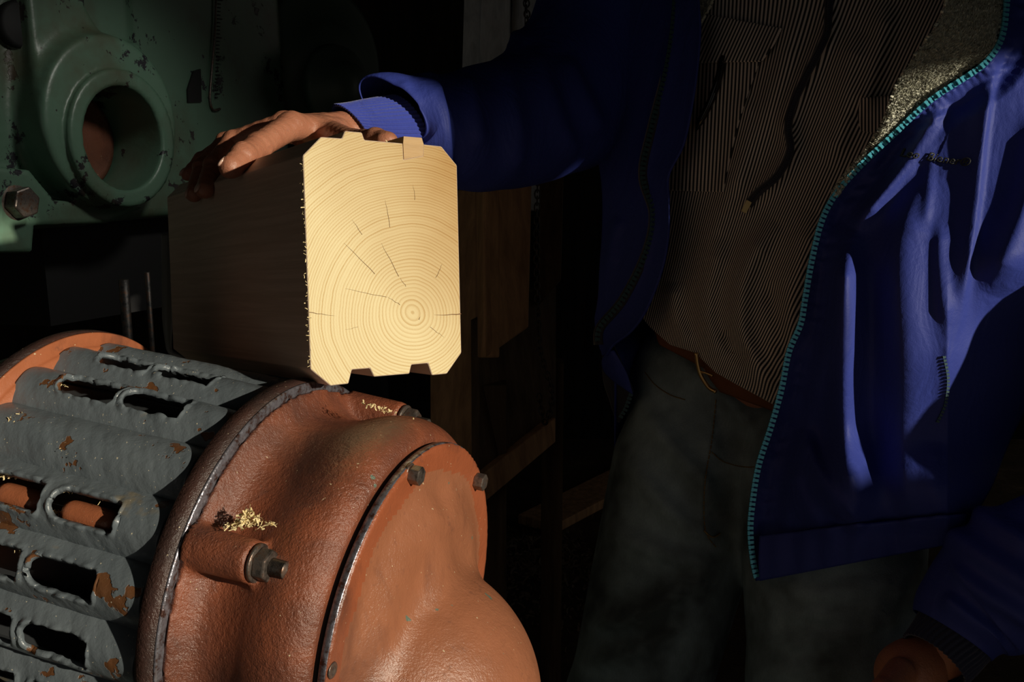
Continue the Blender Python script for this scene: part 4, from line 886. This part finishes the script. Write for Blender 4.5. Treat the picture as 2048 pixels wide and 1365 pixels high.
# back of the jacket closes the coat behind the trunk
nv = 60; Lc = arcspline(RL, nv); Rc = arcspline(ZRt, nv); A3 = P(Lc[:, 0], Lc[:, 1], rdep(Lc[:, 0], Lc[:, 1])); yy = np.linspace(-170, 1050, nv)
Lx = np.interp(yy, Lc[:, 1], Lc[:, 0]); Lx = np.where(yy > 712, 1230, Lx); A3 = P(Lx, yy, rdep(Lx, yy)+.004); Rxx = np.interp(yy, Rc[:, 1], Rc[:, 0]); B3 = P(Rxx, yy, jdep0(Rxx, yy)+.004)
s = np.linspace(0, 1, 40); G = A3[:, None]*(1-s)[None, :, None]+B3[:, None]*s[None, :, None]+(np.sin(s*np.pi)**.7)[None, :, None]*np.array([.02, .24, 0])
solid(mk('jacket_back', G.reshape(-1, 3), gridf(40, nv), M['blue'], man), .002, 0)

# --- belt, buckle, jeans
def wdep(px, py): return Db(px, py)+.012
sheet([(1300, 640), (1310, 668), (1318, 690)], [(1700, 800), (1690, 850), (1680, 880)], 120, 14, lambda px, py, u, v: wdep(px, py), 'belt_back', M['belt'], man, .003)
sheet([(1405, 700), (1412, 745), (1440, 785)], [(1640, 790), (1632, 820), (1620, 850)], 80, 16, lambda px, py, u, v: wdep(px, py)-.001, 'belt', M['belt'], man, .004)
bk = arcspline([(1392, 706), (1395, 728), (1402, 752), (1418, 776), (1432, 784)], 30); mk('buckle', *tube(P(bk[:, 0], bk[:, 1], wdep(bk[:, 0], bk[:, 1])-.014), .0024, 10), M['brass'], man)
bk = arcspline([(1398, 744), (1410, 746), (1425, 752)], 12); mk('buckle_prong', *tube(P(bk[:, 0], bk[:, 1], wdep(bk[:, 0], bk[:, 1])-.014), .0014, 8), M['brass'], man)
JN = [([(1330, 700), (1400, 760), (1480, 830), (1520, 900)], 0.0120, 16, 16), ([(1260, 790), (1330, 880), (1400, 960), (1440, 1030)], 0.0150, 18, 18), ([(1230, 900), (1300, 980), (1370, 1050), (1450, 1090)], 0.0150, 18, 18), ([(1180, 1040), (1280, 1090), (1380, 1120), (1460, 1130)], 0.0150, 18, 18), ([(1150, 1250), (1260, 1230), (1360, 1180), (1440, 1130)], 0.0210, 20, 20), ([(1120, 1330), (1240, 1310), (1340, 1260), (1410, 1200)], 0.0150, 20, 20),
      ([(1540, 1170), (1660, 1190), (1780, 1160), (1860, 1110)], 0.0120, 14, 16), ([(1540, 1220), (1660, 1230), (1770, 1200), (1850, 1150)], 0.0120, 14, 16), ([(1520, 1290), (1640, 1280), (1740, 1250), (1830, 1210)], 0.0105, 14, 16), ([(1520, 1340), (1620, 1335), (1700, 1320)], 0.0090, 14, 14),
      ([(1425, 820), (1420, 900), (1408, 990), (1412, 1060), (1440, 1090)], 0.0090, 12, 12), ([(1440, 920), (1500, 930), (1550, 925)], 0.0060, 10, 10)]
def fj(p):
    x = p
    d = caps(p, K(1450, 860, 1.495), K(1640, 880, 1.44), .118, .112); d = smin(d, caps(p, K(1440, 760, 1.50), K(1640, 770, 1.44), .105, .10), .05)
    d = smin(d, caps(p, K(1385, 940, 1.455), K(1268, 1420, 1.42), .098, .080), .015); d = smin(d, caps(p, K(1268, 1420, 1.42), KB1, .080, .062), .02); d = smin(d, caps(p, KB1, FT1, .064, .055), .02)
    d2 = smin(caps(p, K(1665, 960, 1.37), K(1665, 1390, 1.32), .108, .090), caps(p, K(1665, 1390, 1.32), KB2, .090, .066), .02); d2 = smin(d2, caps(p, KB2, FT2, .066, .056), .02)
    d = smin(d, d2, .012); return smax(d, (p-K(1450, 700, 1.4))@WN, .004)
k1 = K(1268, 1420, 1.42); KB1 = np.array([k1[0]-.03, k1[1]+.05, .50]); FT1 = np.array([k1[0]-.02, k1[1]+.10, .06]); k2 = K(1665, 1390, 1.32); KB2 = np.array([k2[0]+.0, k2[1]+.06, .50]); FT2 = np.array([k2[0]+.0, k2[1]+.12, .06])
wa = K(1300, 655, 1.4); wb_ = K(1560, 812, 1.27); wv = (wb_-wa)/np.linalg.norm(wb_-wa); WN = np.cross(wv, np.array([0, 1., 0])); WN = WN/np.linalg.norm(WN); WN = WN*np.sign(WN[2])
V, F = snet(fj, (-.10, .85, .0), (.75, 1.75, 1.22), .0095, 2)
x, y, z = proj(V); f = folds(x, y, JN); nf = (y < 1500) & (z < 1.45); V = V-FW*(f*nf)[:, None]*1.0
mk('jeans', V, F, M['denim'], man)
for FT in (FT1, FT2):
    Vb, Fb = ball(FT+np.array([-.03, -.07, -.005]), (.05, .14, .055), n=20, m=14); Vb[:, 2] = np.maximum(Vb[:, 2], .0); mk('shoe', Vb, Fb, M['dark'], man)
# fly seam stitching, laid on the denim by ray casting
bpy.context.view_layer.update()
dg = bpy.context.evaluated_depsgraph_get(); jo = bpy.data.objects['jeans'].evaluated_get(dg)
def onjeans(px, py, lift=.0015):
    o = Vector(CAM-org(bpy.data.objects['jeans'])); dr = Vector(Wd(ray(px, py))).normalized(); ok, loc, nn, i = jo.ray_cast(o, dr); return (np.array(loc)+org(bpy.data.objects['jeans'])-np.array(dr)*lift) if ok else None
def stitch(pts, name, m, r=.0007, dash=True):
    q = arcspline(pts, 120); L = [onjeans(a, b) for a, b in q[:, :2]]; out = []
    i = 0
    while i < 119:
        j = min(i+3, 119)
        if all(L[k] is not None for k in range(i, j+1)): out.append(tube([L[k] for k in range(i, j+1)], r, 5))
        i += 4 if dash else 3
    if out: mk(name, *join(out), m, man, kind='stuff')
stitch([(1432, 800), (1424, 880), (1412, 950), (1408, 1010), (1412, 1065), (1432, 1095)], 'fly_stitching', M['stitch'])
stitch([(1545, 925), (1500, 935), (1450, 925), (1424, 905)], 'fly_bar_stitching', M['stitch'])
stitch([(1290, 745), (1310, 770), (1340, 790), (1370, 800)], 'pocket_stitching', M['stitch'])
stitch([(1408, 1062), (1425, 1075), (1440, 1068)], 'bar_tack', M['stitch'], .0011, False)
# pen clipped in the chest pocket
pp = arcspline([(1446, 112), (1436, 160), (1420, 205), (1402, 240), (1392, 262)], 24); dd_ = sdep(pp[:, 0], pp[:, 1])-.014
pen = thing('pen', P(1420, 200, float(dd_[12])), 'slim glossy black pen hanging from the striped chest pocket', 'pen')
mk('barrel', *tube(P(pp[:, 0], pp[:, 1], dd_), np.interp(np.arange(24), [0, 1, 20, 23], [.003, .0042, .0042, .001]), 14), mat('glossy_black', (.01, .01, .012), .12), pen)
mk('clip', *tube(P(pp[:12, 0]+3, pp[:12, 1], dd_[:12]-.0055), .0009, 6), M['dark'], pen)
